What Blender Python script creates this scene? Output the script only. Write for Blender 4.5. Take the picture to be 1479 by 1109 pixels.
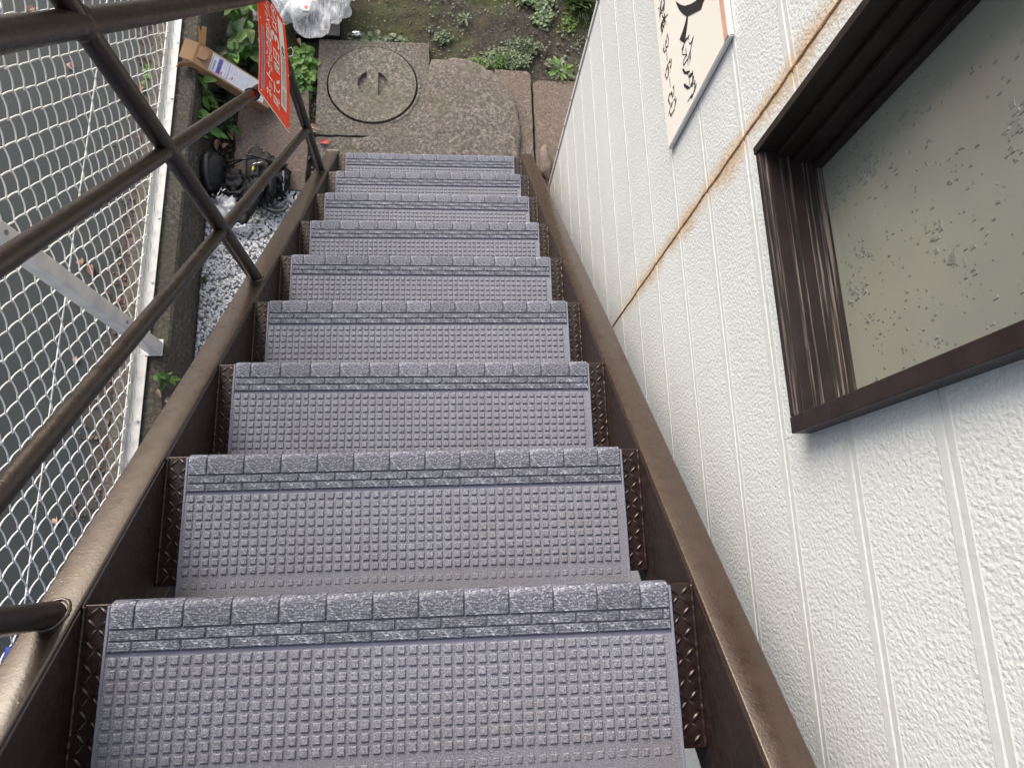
import bpy, bmesh, math, random
import numpy as np
from mathutils import Vector, Matrix, noise
from mathutils.geometry import tessellate_polygon

S = bpy.context.scene
for o in list(bpy.data.objects):
    bpy.data.objects.remove(o, do_unlink=True)
col = S.collection
rnd = random.Random(7)
PI = math.pi
R = math.radians

# ------------------------------------------------------------------ camera
CR = Vector((0.99565305, -0.03145747, 0.0876666))
CU = Vector((0.00887133, 0.96898798, 0.24694858))
CF = Vector((0.09271626, 0.24509739, -0.9650549))
CC = Vector((0.06342481, 0.0389733, 0.92380879))
FPX = 994.116
cam = bpy.data.cameras.new('camera')
cam.sensor_fit = 'HORIZONTAL'; cam.sensor_width = 36.0
cam.lens = FPX / 1479 * 36.0
cam.clip_start = 0.02; cam.clip_end = 500
camo = bpy.data.objects.new('camera', cam); col.objects.link(camo)
m = Matrix.Identity(4)
for i in range(3):
    m[i][0] = CR[i]; m[i][1] = CU[i]; m[i][2] = -CF[i]; m[i][3] = CC[i]
camo.matrix_world = m
S.camera = camo

# ------------------------------------------------------------------ sky, sun, exposure
w = bpy.data.worlds.new('World'); S.world = w; w.use_nodes = True
nt = w.node_tree; nt.nodes.clear()
wo = nt.nodes.new('ShaderNodeOutputWorld'); bg = nt.nodes.new('ShaderNodeBackground')
sky = nt.nodes.new('ShaderNodeTexSky'); sky.sky_type = 'NISHITA'; sky.sun_disc = False
sky.sun_elevation = R(33); sky.sun_rotation = R(-27)
sky.air_density = 1.3; sky.dust_density = 5.0; sky.ozone_density = 1.0
hs = nt.nodes.new('ShaderNodeHueSaturation'); hs.inputs['Saturation'].default_value = 0.75
nt.links.new(sky.outputs[0], hs.inputs['Color']); nt.links.new(hs.outputs[0], bg.inputs[0])
bg.inputs[1].default_value = 0.15
nt.links.new(bg.outputs[0], wo.inputs[0])
sun = bpy.data.lights.new('sun', 'SUN'); sun.energy = 2.0; sun.angle = R(45); sun.color = (1, .985, .955)
suno = bpy.data.objects.new('sun', sun); col.objects.link(suno)
sd = Vector((-math.sin(R(27)) * math.cos(R(33)), math.cos(R(27)) * math.cos(R(33)), math.sin(R(33))))
suno.rotation_euler = (-sd).to_track_quat('-Z', 'Y').to_euler()
S.view_settings.view_transform = 'Standard'; S.view_settings.look = 'None'
S.view_settings.gamma = 1; S.view_settings.use_curve_mapping = False
S.view_settings.exposure = 0.55

# ------------------------------------------------------------------ measures (metres)
RUN, RISE = 0.213, 0.20977
SL = RISE / RUN
G = -1.868            # ground
KZ = -1.648           # top of the kerb wall
XW = 0.53             # wall face


def ray(px, py):
    return CF + CR * ((px - 739.5) / FPX) - CU * ((py - 554.5) / FPX)


def at(px, py, ax, val):
    """point seen at a photograph pixel on the plane axis = val"""
    d = ray(px, py); t = (val - CC[ax]) / d[ax]
    return CC + d * t


# ------------------------------------------------------------------ materials
MATS = {}


class NT:
    def __init__(s, name):
        s.m = bpy.data.materials.new(name); s.m.use_nodes = True
        s.t = s.m.node_tree; s.b = s.t.nodes['Principled BSDF']
        s.co = s.t.nodes.new('ShaderNodeTexCoord').outputs['Object']
        MATS[name] = s.m

    def n(s, kind, **kw):
        x = s.t.nodes.new(kind)
        for k, v in kw.items():
            setattr(x, k, v)
        return x

    def l(s, a, b):
        s.t.links.new(a, b)

    def mapped(s, scale=(1, 1, 1), co=None, rot=(0, 0, 0)):
        x = s.n('ShaderNodeMapping'); s.l(co or s.co, x.inputs[0]); x.inputs['Scale'].default_value = scale
        x.inputs['Rotation'].default_value = rot
        return x.outputs[0]

    def noise(s, scale, detail=3, rough=.55, co=None, dist=0):
        x = s.n('ShaderNodeTexNoise'); s.l(co or s.co, x.inputs['Vector'])
        x.inputs['Scale'].default_value = scale; x.inputs['Detail'].default_value = detail
        x.inputs['Roughness'].default_value = rough; x.inputs['Distortion'].default_value = dist
        return x.outputs['Fac']

    def voro(s, scale, co=None, feature='F1', rand=1):
        x = s.n('ShaderNodeTexVoronoi', feature=feature); s.l(co or s.co, x.inputs['Vector'])
        x.inputs['Scale'].default_value = scale; x.inputs['Randomness'].default_value = rand
        return x

    def ramp(s, fac, stops, interp='LINEAR'):
        x = s.n('ShaderNodeValToRGB'); s.l(fac, x.inputs[0]); x.color_ramp.interpolation = interp
        e = x.color_ramp.elements
        while len(e) > 1:
            e.remove(e[-1])
        for i, (p, c) in enumerate(stops):
            if isinstance(c, (int, float)):
                c = (c, c, c)
            q = e[0] if i == 0 else e.new(p)
            q.position = p; q.color = (*c, 1)
        return x.outputs[0]

    def math(s, op, a, b=None, c=None, clamp=False):
        x = s.n('ShaderNodeMath', operation=op, use_clamp=clamp)
        for i, v in enumerate((a, b, c)):
            if v is None:
                continue
            if isinstance(v, (int, float)):
                x.inputs[i].default_value = v
            else:
                s.l(v, x.inputs[i])
        return x.outputs[0]

    def mix(s, fac, a, b, mode='MIX'):
        x = s.n('ShaderNodeMix', data_type='RGBA', blend_type=mode)
        for i, v in ((0, fac), (6, a), (7, b)):
            if isinstance(v, (int, float)):
                x.inputs[i].default_value = v
            elif isinstance(v, tuple):
                x.inputs[i].default_value = (*v, 1)
            else:
                s.l(v, x.inputs[i])
        return x.outputs[2]

    def color(s, c):
        if isinstance(c, tuple):
            s.b.inputs['Base Color'].default_value = (*c, 1)
        else:
            s.l(c, s.b.inputs['Base Color'])

    def rough(s, r):
        if isinstance(r, (int, float)):
            s.b.inputs['Roughness'].default_value = r
        else:
            s.l(r, s.b.inputs['Roughness'])

    def bump(s, h, dist=.001, strength=1.0):
        x = s.n('ShaderNodeBump'); s.l(h, x.inputs['Height'])
        x.inputs['Distance'].default_value = dist; x.inputs['Strength'].default_value = strength
        s.l(x.outputs[0], s.b.inputs['Normal'])
        return x

    def sep(s, co=None):
        x = s.n('ShaderNodeSeparateXYZ'); s.l(co or s.co, x.inputs[0]); return x.outputs


def simple(name, c, rough=.5, bump=None, var=.25, vs=30, spec=None, metal=0):
    t = NT(name)
    if var:
        f = t.noise(vs, 4)
        t.color(t.mix(t.ramp(f, [(.3, 0.0), (.7, 1.0)]), tuple(x * (1 - var) for x in c), tuple(min(1, x * (1 + var)) for x in c)))
    else:
        t.color(c)
    t.rough(rough); t.b.inputs['Metallic'].default_value = metal
    if spec is not None:
        t.b.inputs['Specular IOR Level'].default_value = spec
    if bump:
        t.bump(t.noise(bump[0], 3), bump[1])
    return t.m


# brown painted iron
def brown(name, c, rough, lump, coat=0):
    t = NT(name)
    a = t.noise(22, 4, .6)
    t.color(t.mix(t.ramp(a, [(.35, 0), (.7, 1)]), tuple(x * .8 for x in c), tuple(x * 1.2 for x in c)))
    t.rough(t.ramp(t.noise(60, 3), [(.3, rough * .8), (.75, rough * 1.5)]))
    v = t.voro(150); v2 = t.ramp(v.outputs['Distance'], [(0, 1), (.32, 0)])
    msk = t.ramp(t.noise(9, 3), [(.45, 0), (.6, 1)])
    h = t.math('ADD', t.math('MULTIPLY', v2, t.math('MULTIPLY', msk, lump)), t.noise(260, 2))
    h = t.math('ADD', h, t.math('MULTIPLY', t.noise(35, 2), 1.1))
    t.bump(h, .0004); t.b.inputs['Specular IOR Level'].default_value = .6
    t.b.inputs['Coat Weight'].default_value = coat; t.b.inputs['Coat Roughness'].default_value = .3; t.b.inputs['Coat IOR'].default_value = 1.7
    t.b.inputs['Specular Tint'].default_value = (1, .88, .78, 1)
    chip_ = t.ramp(t.noise(48, 5, .8), [(.70, 0), (.74, 1)])
    t.color(t.mix(chip_, t.b.inputs['Base Color'].links[0].from_socket, tuple(min(1, x * 3.2) for x in c)))
    return t.m


brown('stringer_paint', (.021, .0105, .0065), .32, 1.3, .75)
brown('stringer_paint_smooth', (.030, .0165, .011), .27, .25, .25)
brown('stringer_paint_shaded', (.013, .0065, .0055), .5, .3)  # stringer paint again, darkened and dulled: the web's shade put into the colour
brown('tube_paint', (.013, .009, .008), .32, .3)
brown('tread_paint', (.018, .009, .008), .30, .6)

# rubber mat
t = NT('mat_stud')
inf = t.n('ShaderNodeObjectInfo').outputs['Random']
off = t.n('ShaderNodeVectorMath', operation='ADD'); t.l(t.co, off.inputs[0])
cmb = t.n('ShaderNodeCombineXYZ'); t.l(t.math('MULTIPLY', inf, 7.0), cmb.inputs[0]); t.l(t.math('MULTIPLY', inf, 13.0), cmb.inputs[1]); t.l(cmb.outputs[0], off.inputs[1])
sp = t.noise(520, 2, .7)
c = t.ramp(sp, [(.33, (.112, .114, .148)), (.5, (.208, .211, .260)), (.66, (.39, .392, .445))])
c = t.mix(t.ramp(t.noise(9, 4, .6, off.outputs[0]), [(.42, 0), (.72, .42)]), c, (.19, .165, .165))
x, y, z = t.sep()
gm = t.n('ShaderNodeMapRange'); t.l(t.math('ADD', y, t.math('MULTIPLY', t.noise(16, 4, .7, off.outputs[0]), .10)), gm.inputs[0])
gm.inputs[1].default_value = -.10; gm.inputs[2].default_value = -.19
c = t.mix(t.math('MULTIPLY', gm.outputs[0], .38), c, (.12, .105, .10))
c = t.mix(t.ramp(t.noise(23, 5, .75, off.outputs[0]), [(.62, 0), (.74, .35)]), c, (.34, .33, .33))
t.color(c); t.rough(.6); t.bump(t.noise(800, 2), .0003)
t = NT('mat_groove'); t.color((.15, .15, .205)); t.rough(.45)
t = NT('mat_gap'); t.color((.10, .102, .138)); t.rough(.6)
t = NT('mat_brick')
co = t.mapped((1, 1.9, 1))
sp = t.noise(240, 3, .8, co, .6)
c = t.ramp(sp, [(.37, (.034, .036, .055)), (.49, (.09, .095, .132)), (.57, (.195, .202, .255)), (.67, (.56, .565, .62))])
hb_ = t.n('ShaderNodeHueSaturation'); t.l(c, hb_.inputs['Color'])
t.l(t.math('MULTIPLY_ADD', t.n('ShaderNodeObjectInfo').outputs['Random'], .3, .88), hb_.inputs['Value']); c = hb_.outputs[0]
t.color(c); t.rough(.55)
wv = t.n('ShaderNodeTexWave', wave_type='BANDS', bands_direction='Y'); t.l(t.co, wv.inputs[0]); wv.inputs['Scale'].default_value = 160
t.bump(t.math('ADD', sp, t.math('MULTIPLY', wv.outputs['Fac'], .35)), .0008)
simple('mat_edge', (.22, .22, .28), .4, var=.1)

# siding
for nm, rough_face in (('siding_stucco', True), ('siding_band', False)):
    t = NT(nm)
    x, y, z = t.sep()
    nz = t.noise(9, 4); nzf = t.noise(60, 4, .7)
    # rust stain running down the vertical joint at y = .672
    dy = t.math('ABSOLUTE', t.math('SUBTRACT', y, .668))
    dy = t.math('ADD', dy, t.math('MULTIPLY', t.math('SUBTRACT', nz, .5), .075))
    dy = t.math('ADD', dy, t.math('MULTIPLY', t.math('SUBTRACT', nzf, .5), .02))
    core = t.ramp(dy, [(0.003, 1.0), (.010, .75), (.018, .45), (.034, 0.0)])
    zf = t.ramp(t.math('ADD', z, t.math('MULTIPLY', t.noise(5, 2), .2)), [(0, 0), (1, 1)])
    zr = t.n('ShaderNodeMapRange'); t.l(z, zr.inputs[0]); zr.inputs[1].default_value = -.95; zr.inputs[2].default_value = -.55
    core = t.math('MULTIPLY', core, zr.outputs[0])
    base = t.mix(t.ramp(t.noise(3, 4), [(.35, 0), (.75, 1)]), (.69, .715, .72), (.635, .66, .67))
    # faint grime near the wall foot
    lr = t.n('ShaderNodeMapRange'); t.l(t.math('ADD', z, t.math('MULTIPLY', nz, .5)), lr.inputs[0]); lr.inputs[1].default_value = -1.25; lr.inputs[2].default_value = -1.6
    base = t.mix(t.math('MULTIPLY', lr.outputs[0], .55), base, (.46, .40, .31))
    rain = t.noise(1.0, 4, .65, t.mapped((1, 26, .9)))
    base = t.mix(t.ramp(rain, [(.52, 0), (.75, .22)]), base, (.50, .49, .46))
    pan = t.noise(2.2, 2, .5, t.mapped((1, .25, 3)))
    base = t.mix(t.ramp(pan, [(.35, 0), (.65, .10)]), base, (.52, .53, .53))
    stain = t.ramp(nzf, [(.3, (.43, .29, .16)), (.7, (.64, .49, .32))])
    if not rough_face:
        base = t.mix(1.0, base, (.90, .90, .89), 'MULTIPLY')
        base = t.mix(t.ramp(t.noise(30, 4, .7), [(.55, 0), (.72, .35)]), base, (.45, .43, .39))
    t.color(t.mix(t.math('MULTIPLY', core, .85), base, stain))
    if rough_face:
        t.rough(.5)
        v = t.voro(215, None, 'SMOOTH_F1')
        h = t.math('ADD', t.math('MULTIPLY', v.outputs['Distance'], -.9), t.math('MULTIPLY', t.noise(185, 2, .55, None, .5), 1.5))
        t.bump(h, .0011, .85)
    else:
        t.rough(.5); t.bump(t.noise(90, 3), .0006)
simple('joint_sealant', (.36, .22, .12), .8, (220, .002), .4, 60)
simple('trim_grey', (.68, .68, .67), .45, None, .15, 12)
simple('seam_dark', (.10, .10, .10), .7)

# window
simple('window_paint', (.024, .015, .014), .42, (90, .0006), .3, 25)
t = NT('window_wood')
co = t.mapped((75, 1.6, 75))
g = t.noise(3.2, 4, .65, co)
c = t.ramp(g, [(.36, (.010, .007, .006)), (.48, (.026, .018, .016)), (.55, (.085, .066, .057)), (.63, (.24, .20, .17))])
t.color(c); t.rough(.6); t.bump(g, .0012)
t = NT('frosted_glass')
c = t.mix(t.ramp(t.noise(3.3, 3), [(.38, 0), (.68, 1)]), (.215, .225, .20), (.285, .29, .24))
t.color(c); t.rough(.2); t.b.inputs['Specular IOR Level'].default_value = .6
t.b.inputs['Coat Weight'].default_value = .25; t.b.inputs['Coat Roughness'].default_value = .12
t.bump(t.noise(300, 2), .00015)
simple('glass_square', (.20, .21, .185), .35, None, .2, 60)

# ground
t = NT('soil')
n1 = t.noise(2.6, 5, .6); n2 = t.noise(60, 5, .7); n3 = t.noise(5.5, 4, .6)
c = t.ramp(n2, [(.3, (.022, .017, .013)), (.52, (.055, .044, .033)), (.72, (.13, .11, .085))])
moss = t.ramp(t.noise(140, 3, .7), [(.3, (.03, .042, .012)), (.6, (.09, .10, .025)), (.75, (.17, .16, .05))])
c = t.mix(t.ramp(n1, [(.46, 0), (.62, .8)]), c, moss)
c = t.mix(t.ramp(n3, [(.56, 0), (.7, .65)]), c, (.11, .085, .025))
t.color(c); t.rough(.95); t.bump(t.math('ADD', n2, t.noise(250, 3)), .006)


def concrete(name, c1, c2, agg=.5, warm=(.2, .15, .12), scale=150):
    t = NT(name)
    v = t.noise(scale * .5, 5, .85); big = t.noise(3.3, 5, .6)
    c = t.ramp(v, [(.34, tuple(x * .55 for x in c1)), (.47, c1), (.56, c2), (.67, tuple(min(1, x * 1.9) for x in c2))])
    c = t.mix(t.ramp(big, [(.4, 0), (.68, agg)]), c, warm)
    pit = t.voro(55); p = t.ramp(pit.outputs['Distance'], [(.05, 1), (.14, 0)])
    c = t.mix(t.math('MULTIPLY', p, .6), c, (.03, .025, .02))
    mo = t.ramp(t.noise(6.5, 5, .7), [(.52, 0), (.70, .6)])
    c = t.mix(mo, c, (.085, .085, .05))
    t.color(c); t.rough(.9)
    t.bump(t.math('SUBTRACT', v, t.math('MULTIPLY', p, .6)), .003)
    return t.m


concrete('slab_concrete', (.11, .096, .080), (.21, .185, .155), .45, (.17, .135, .11))
concrete('lid_concrete', (.125, .112, .092), (.26, .23, .19), .35, (.20, .17, .135))
concrete('pad_concrete', (.105, .088, .076), (.22, .19, .165), .6, (.15, .115, .095), 130)
concrete('paving_concrete', (.14, .105, .085), (.20, .155, .13), .6, (.17, .125, .10), 190)
concrete('kerb_concrete', (.06, .052, .042), (.125, .108, .088), .55, (.055, .048, .036), 130)
t = NT('yard_asphalt')
n = t.noise(2.1, 4, .6); f = t.noise(260, 3, .7)
c = t.mix(t.ramp(n, [(.42, 0), (.66, 1)]), (.005, .0135, .018), (.014, .020, .021))
c = t.mix(t.ramp(f, [(.66, 0), (.78, .5)]), c, (.12, .12, .11))
x, y, z = t.sep()
ed = t.n('ShaderNodeMapRange'); t.l(t.math('ADD', x, t.math('MULTIPLY', t.math('SUBTRACT', t.noise(7, 5, .7), .5), .35)), ed.inputs[0]); ed.inputs[1].default_value = -1.36; ed.inputs[2].default_value = -1.22
c = t.mix(t.math('MULTIPLY', ed.outputs[0], .85), c, t.ramp(t.noise(70, 4, .75), [(.35, (.03, .02, .014)), (.6, (.085, .058, .042)), (.72, (.17, .12, .09))]))
ck = t.n('ShaderNodeTexVoronoi', feature='DISTANCE_TO_EDGE'); t.l(t.mapped((1, 1, 0)), ck.inputs['Vector']); ck.inputs['Scale'].default_value = 1.3
c = t.mix(t.ramp(ck.outputs['Distance'], [(.0, .8), (.006, 0)]), c, (.012, .012, .012))
t.color(c); t.rough(.75); t.bump(f, .0015)

simple('pebble_white', (.90, .90, .89), .65, None, .06, 40)
simple('pebble_grey', (.42, .41, .40), .7, None, .2, 60)
simple('stone_small', (.16, .145, .125), .85, (200, .001), .45, 25)
simple('pink_stone', (.17, .13, .11), .8, (90, .002), .35, 40)
simple('white_coat', (.78, .76, .71), .4, (300, .0002), .1, 30)
simple('mesh_wire', (.86, .85, .80), .38, None, .08, 40)
simple('post_metal', (.78, .76, .72), .38, (120, .0003), .14, 15)
simple('bolt_metal', (.35, .34, .32), .35, metal=.7)
simple('blue_tarp', (.02, .045, .30), .45, (60, .003), .2, 20)
simple('leaf_dry', (.24, .12, .07), .7, (80, .001), .4, 30)
simple('leaf_crumb', (.10, .06, .042), .8, (80, .001), .4, 30)
simple('leaf_pink', (.42, .25, .19), .7, (80, .001), .3, 30)
simple('leaf_red', (.40, .05, .05), .5, (80, .001), .3, 30)
simple('stem_green', (.10, .13, .04), .6)
simple('black_strap', (.007, .007, .008), .7, (400, .0008), .2)
simple('black_plastic', (.008, .008, .010), .45, None, .2)
simple('grey_plastic', (.05, .05, .055), .4, None, .2)
simple('chrome', (.7, .7, .7), .2, None, 0, metal=1)
simple('yellow_tag', (.7, .5, .06), .5, None, 0)
simple('white_plastic', (.8, .8, .8), .35, (60, .004), .05)
simple('sign_red', (.90, .055, .012), .35, None, .04, 20)
simple('sign_white', (.85, .80, .74), .4, None, .03)
simple('sign_lilac', (.50, .33, .42), .4, None, .15, 200)
simple('print_black', (.02, .02, .022), .5, None, 0)
simple('print_dim', (.10, .13, .13), .5, None, 0)
simple('print_teal', (.10, .26, .24), .5, None, 0)
simple('print_violet', (.22, .16, .55), .5, None, .1, 300)
simple('print_red', (.8, .10, .08), .5, None, 0)
simple('print_grey', (.45, .45, .50), .5, None, 0)
simple('print_navy', (.03, .04, .12), .5, None, 0)
simple('label_paper', (.74, .74, .80), .4, None, .03)
simple('board_cream', (.84, .81, .755), .45, None, .03, 6)
simple('board_edge', (.75, .74, .72), .5, None, .1)
simple('board_pink', (.60, .36, .27), .6, None, .1)
t = NT('cardboard')
wv = t.n('ShaderNodeTexWave', wave_type='BANDS', bands_direction='X'); t.l(t.co, wv.inputs[0]); wv.inputs['Scale'].default_value = 90
t.color(t.mix(t.ramp(t.noise(8, 4), [(.3, 0), (.7, 1)]), (.33, .19, .095), (.41, .25, .135))); t.rough(.75)
t.bump(wv.outputs['Fac'], .0002)
simple('cardboard_torn', (.55, .31, .12), .8, (90, .001), .15)


def leafmat(name, c, c2):
    t = NT(name)
    inf = t.n('ShaderNodeObjectInfo').outputs['Random']
    cc = t.mix(t.ramp(t.noise(35, 3), [(.35, 0), (.7, 1)]), c, c2)
    hsn = t.n('ShaderNodeHueSaturation'); t.l(cc, hsn.inputs['Color'])
    t.l(t.math('ADD', t.math('MULTIPLY', inf, .9), .6), hsn.inputs['Value'])
    t.l(t.math('ADD', t.math('MULTIPLY', inf, .04), .485), hsn.inputs['Hue'])
    t.color(hsn.outputs[0]); t.rough(.45)
    t.b.inputs['Subsurface Weight'].default_value = 0
    t.b.inputs['Transmission Weight'].default_value = 0
    t.bump(t.noise(160, 3), .0008)
    tr = t.n('ShaderNodeBsdfTranslucent'); t.l(hsn.outputs[0], tr.inputs[0])
    mx = t.n('ShaderNodeMixShader'); mx.inputs[0].default_value = .3
    t.l(t.b.outputs[0], mx.inputs[1]); t.l(tr.outputs[0], mx.inputs[2])
    t.l(mx.outputs[0], t.t.nodes['Material Output'].inputs[0])
    return t.m


leafmat('leaf_green', (.055, .12, .022), (.10, .19, .035))
leafmat('leaf_light', (.12, .22, .04), (.20, .31, .07))
leafmat('leaf_dark', (.022, .055, .018), (.04, .085, .025))
leafmat('leaf_moss', (.10, .14, .06), (.19, .23, .12))
t = NT('clear_bag')
t.color((.85, .86, .88)); t.rough(.22); t.b.inputs['Transmission Weight'].default_value = 0
t.bump(t.noise(22, 2, .5, t.mapped((3, 1, 1)), 1.0), .003)
tp = t.n('ShaderNodeBsdfTransparent')
fr = t.n('ShaderNodeLayerWeight'); fr.inputs[0].default_value = .35
mx = t.n('ShaderNodeMixShader')
t.l(t.math('ADD', t.math('MULTIPLY', t.ramp(t.noise(16, 3, .6, t.mapped((5, 1, 1)), 1.2), [(.45, 0), (.62, 1)]), .4), t.math('MULTIPLY_ADD', fr.outputs['Facing'], .6, .12), None, True), mx.inputs[0])
t.l(tp.outputs[0], mx.inputs[1]); t.l(t.b.outputs[0], mx.inputs[2])
t.l(mx.outputs[0], t.t.nodes['Material Output'].inputs[0])

# ------------------------------------------------------------------ mesh helpers


class MB:
    def __init__(s):
        s.v = []; s.f = []; s.mi = []; s.cur = 0

    def add(s, vs, fs):
        k = len(s.v); s.v += [tuple(p) for p in vs]
        s.f += [tuple(k + i for i in q) for q in fs]; s.mi += [s.cur] * len(fs)
        return s

    def box(s, x0, x1, y0, y1, z0, z1):
        vs = [(x, y, z) for x in (x0, x1) for y in (y0, y1) for z in (z0, z1)]
        return s.add(vs, [(0, 1, 3, 2), (4, 6, 7, 5), (0, 4, 5, 1), (2, 3, 7, 6), (0, 2, 6, 4), (1, 5, 7, 3)])

    def obox(s, o, a, b, c):
        """box from corner o along vectors a, b, c"""
        o, a, b, c = map(Vector, (o, a, b, c))
        vs = [o + a * i + b * j + c * k for i in (0, 1) for j in (0, 1) for k in (0, 1)]
        return s.add(vs, [(0, 1, 3, 2), (4, 6, 7, 5), (0, 4, 5, 1), (2, 3, 7, 6), (0, 2, 6, 4), (1, 5, 7, 3)])

    def prism(s, pts, d):
        """closed polygon (3-D points) swept along d"""
        d = Vector(d); n = len(pts); a = [Vector(p) for p in pts]; b = [p + d for p in a]
        tri = tessellate_polygon([a])
        fs = [tuple(q) for q in tri] + [tuple(n + i for i in reversed(q)) for q in tri]
        fs += [(i, (i + 1) % n, n + (i + 1) % n, n + i) for i in range(n)]
        return s.add(a + b, fs)

    def holed(s, loops, z0, z1):
        """2-D loops (outer then holes) extruded from z0 to z1"""
        L = [[Vector((p[0], p[1], 0)) for p in lp] for lp in loops]
        flat = [p for lp in L for p in lp]; n = len(flat); tri = tessellate_polygon(L)
        vs = [(p.x, p.y, z1) for p in flat] + [(p.x, p.y, z0) for p in flat]
        fs = [tuple(q) for q in tri] + [tuple(n + i for i in reversed(q)) for q in tri]
        k = 0
        for lp in L:
            c = len(lp)
            fs += [(k + i, k + (i + 1) % c, n + k + (i + 1) % c, n + k + i) for i in range(c)]
            k += c
        return s.add(vs, fs)

    def tube(s, pts, r, n=10, caps=True, closed=False):
        pts = [Vector(p) for p in pts]; rr = r if isinstance(r, (list, tuple)) else [r] * len(pts)
        k = len(s.v); prev = None; m_ = len(pts)
        for i, p in enumerate(pts):
            a = pts[max(i - 1, 0)]; b = pts[min(i + 1, m_ - 1)]; d = (b - a)
            d = d.normalized() if d.length > 1e-9 else Vector((0, 0, 1))
            if prev is None:
                u = d.orthogonal().normalized()
            else:
                u = prev - d * prev.dot(d)
                u = u.normalized() if u.length > 1e-6 else d.orthogonal().normalized()
            prev = u; v = d.cross(u)
            for j in range(n):
                q = 2 * PI * j / n
                s.v.append(tuple(p + (u * math.cos(q) + v * math.sin(q)) * rr[i]))
        for i in range(m_ - 1):
            for j in range(n):
                a = k + i * n + j; b = k + i * n + (j + 1) % n
                s.f.append((a, b, b + n, a + n)); s.mi.append(s.cur)
        if caps:
            s.f.append(tuple(k + j for j in reversed(range(n)))); s.mi.append(s.cur)
            s.f.append(tuple(k + (m_ - 1) * n + j for j in range(n))); s.mi.append(s.cur)
        return s

    def grid(s, P):
        """P: 2-D list of points"""
        a = len(P); b = len(P[0]); k = len(s.v)
        for row in P:
            s.v += [tuple(p) for p in row]
        for i in range(a - 1):
            for j in range(b - 1):
                q = k + i * b + j
                s.f.append((q, q + 1, q + b + 1, q + b)); s.mi.append(s.cur)
        return s

    def build(s, name, mat, parent=None, org=(0, 0, 0), smooth=False, bevel=0, seg=2, kind=None, label=None, angle=None):
        me = mesh(s, name, mat, org, smooth, bevel, seg)
        return link(name, me, parent, kind, label)


def mesh(s, name, mat, org=(0, 0, 0), smooth=False, bevel=0, seg=2):
    me = bpy.data.meshes.new(name)
    o = np.array(org)
    me.from_pydata((np.array(s.v) - o).tolist(), [], s.f)
    for mm in (mat if isinstance(mat, (list, tuple)) else [mat]):
        me.materials.append(MATS[mm])
    if len(me.materials) > 1:
        me.polygons.foreach_set('material_index', s.mi)
    bm = bmesh.new(); bm.from_mesh(me)
    bmesh.ops.recalc_face_normals(bm, faces=bm.faces)
    if bevel:
        es = [e for e in bm.edges if len(e.link_faces) == 2 and e.calc_face_angle(0) > R(25)]
        bmesh.ops.bevel(bm, geom=es, offset=bevel, segments=seg, profile=.5, affect='EDGES', clamp_overlap=True)
    bm.to_mesh(me); bm.free()
    if smooth:
        me.polygons.foreach_set('use_smooth', [True] * len(me.polygons))
        if smooth == 'angle':
            me.set_sharp_from_angle(angle=R(35))
    me.update()
    return me


def link(name, me, parent=None, kind=None, label=None):
    ob = bpy.data.objects.new(name, me); col.objects.link(ob)
    if parent is not None:
        ob.parent = parent
    if kind:
        ob['kind'] = kind
    if label:
        ob['label'] = label
    return ob


def thing(name, label, cat, loc=(0, 0, 0), group=None):
    o = bpy.data.objects.new(name, None); col.objects.link(o); o.location = loc; o.empty_display_size = .05
    o['label'] = label; o['category'] = cat
    if group:
        o['group'] = group
    return o


def tag(o, label, cat, group=None):
    o['label'] = label; o['category'] = cat
    if group:
        o['group'] = group
    return o


def blob(cx, cy, cz, rx, ry, rz, amp=.12, fr=3, sub=3, seed=0):
    bm = bmesh.new(); bmesh.ops.create_icosphere(bm, subdivisions=sub, radius=1)
    vs = []
    for v in bm.verts:
        n_ = noise.noise(v.co * fr + Vector((seed * 3.1, seed, -seed)))
        p = v.co * (1 + amp * n_)
        vs.append((cx + p.x * rx, cy + p.y * ry, cz + p.z * rz))
    fs = [tuple(x.index for x in f.verts) for f in bm.faces]; bm.free()
    return vs, fs


# ================================================================== GROUND
def axis(lo, hi, step, far):
    a = list(np.arange(lo, hi + 1e-6, step))
    g = step; x = a[-1]
    while x < far:
        g *= 1.5; x += g; a.append(x)
    g = step; x = a[0]; pre = []
    while x > -far:
        g *= 1.5; x -= g; pre.append(x)
    return pre[::-1] + a


xs = axis(-1.15, 1.3, .012, 60); ys = axis(1.5, 3.4, .012, 60)
b = MB(); P = []
for x in xs:
    row = []
    for y in ys:
        near = -1.2 < x < 1.4 and 1.4 < y < 3.5
        h = 0
        if near:
            h = noise.noise(Vector((x * 3, y * 3, 1))) * .018 + noise.noise(Vector((x * 14, y * 14, 4))) * .010 + noise.noise(Vector((x * 45, y * 45, 7))) * .004
        row.append((x, y, G - .030 + h))
    P.append(row)
b.grid(P)
b.build('ground', 'soil', smooth=True, kind='structure')
b = MB(); b.box(-9, -1.125, -4, 9, G - .06, G + .004)
b.build('neighbouring_yard', 'yard_asphalt', kind='structure')

# slab with the round lid
LX, LY, LR = -.272, 2.183, .203


def circ(cx, cy, r, n=72, a0=0, a1=2 * PI, end=False):
    return [(cx + r * math.cos(a0 + (a1 - a0) * i / n), cy + r * math.sin(a0 + (a1 - a0) * i / n)) for i in range(n + (1 if end else 0))]


def jit(pts, amp=.003, step=.03):
    out = []
    for i in range(len(pts)):
        a = Vector(pts[i]); c_ = Vector(pts[(i + 1) % len(pts)]); k = max(1, int((c_ - a).length / step))
        for j in range(k):
            p = a.lerp(c_, j / k)
            q = noise.noise(Vector((p.x * 23, p.y * 23, 3))) * amp * 2
            out.append((p.x + q, p.y + noise.noise(Vector((p.x * 23, p.y * 23, 9))) * amp * 2))
    return out


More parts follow.
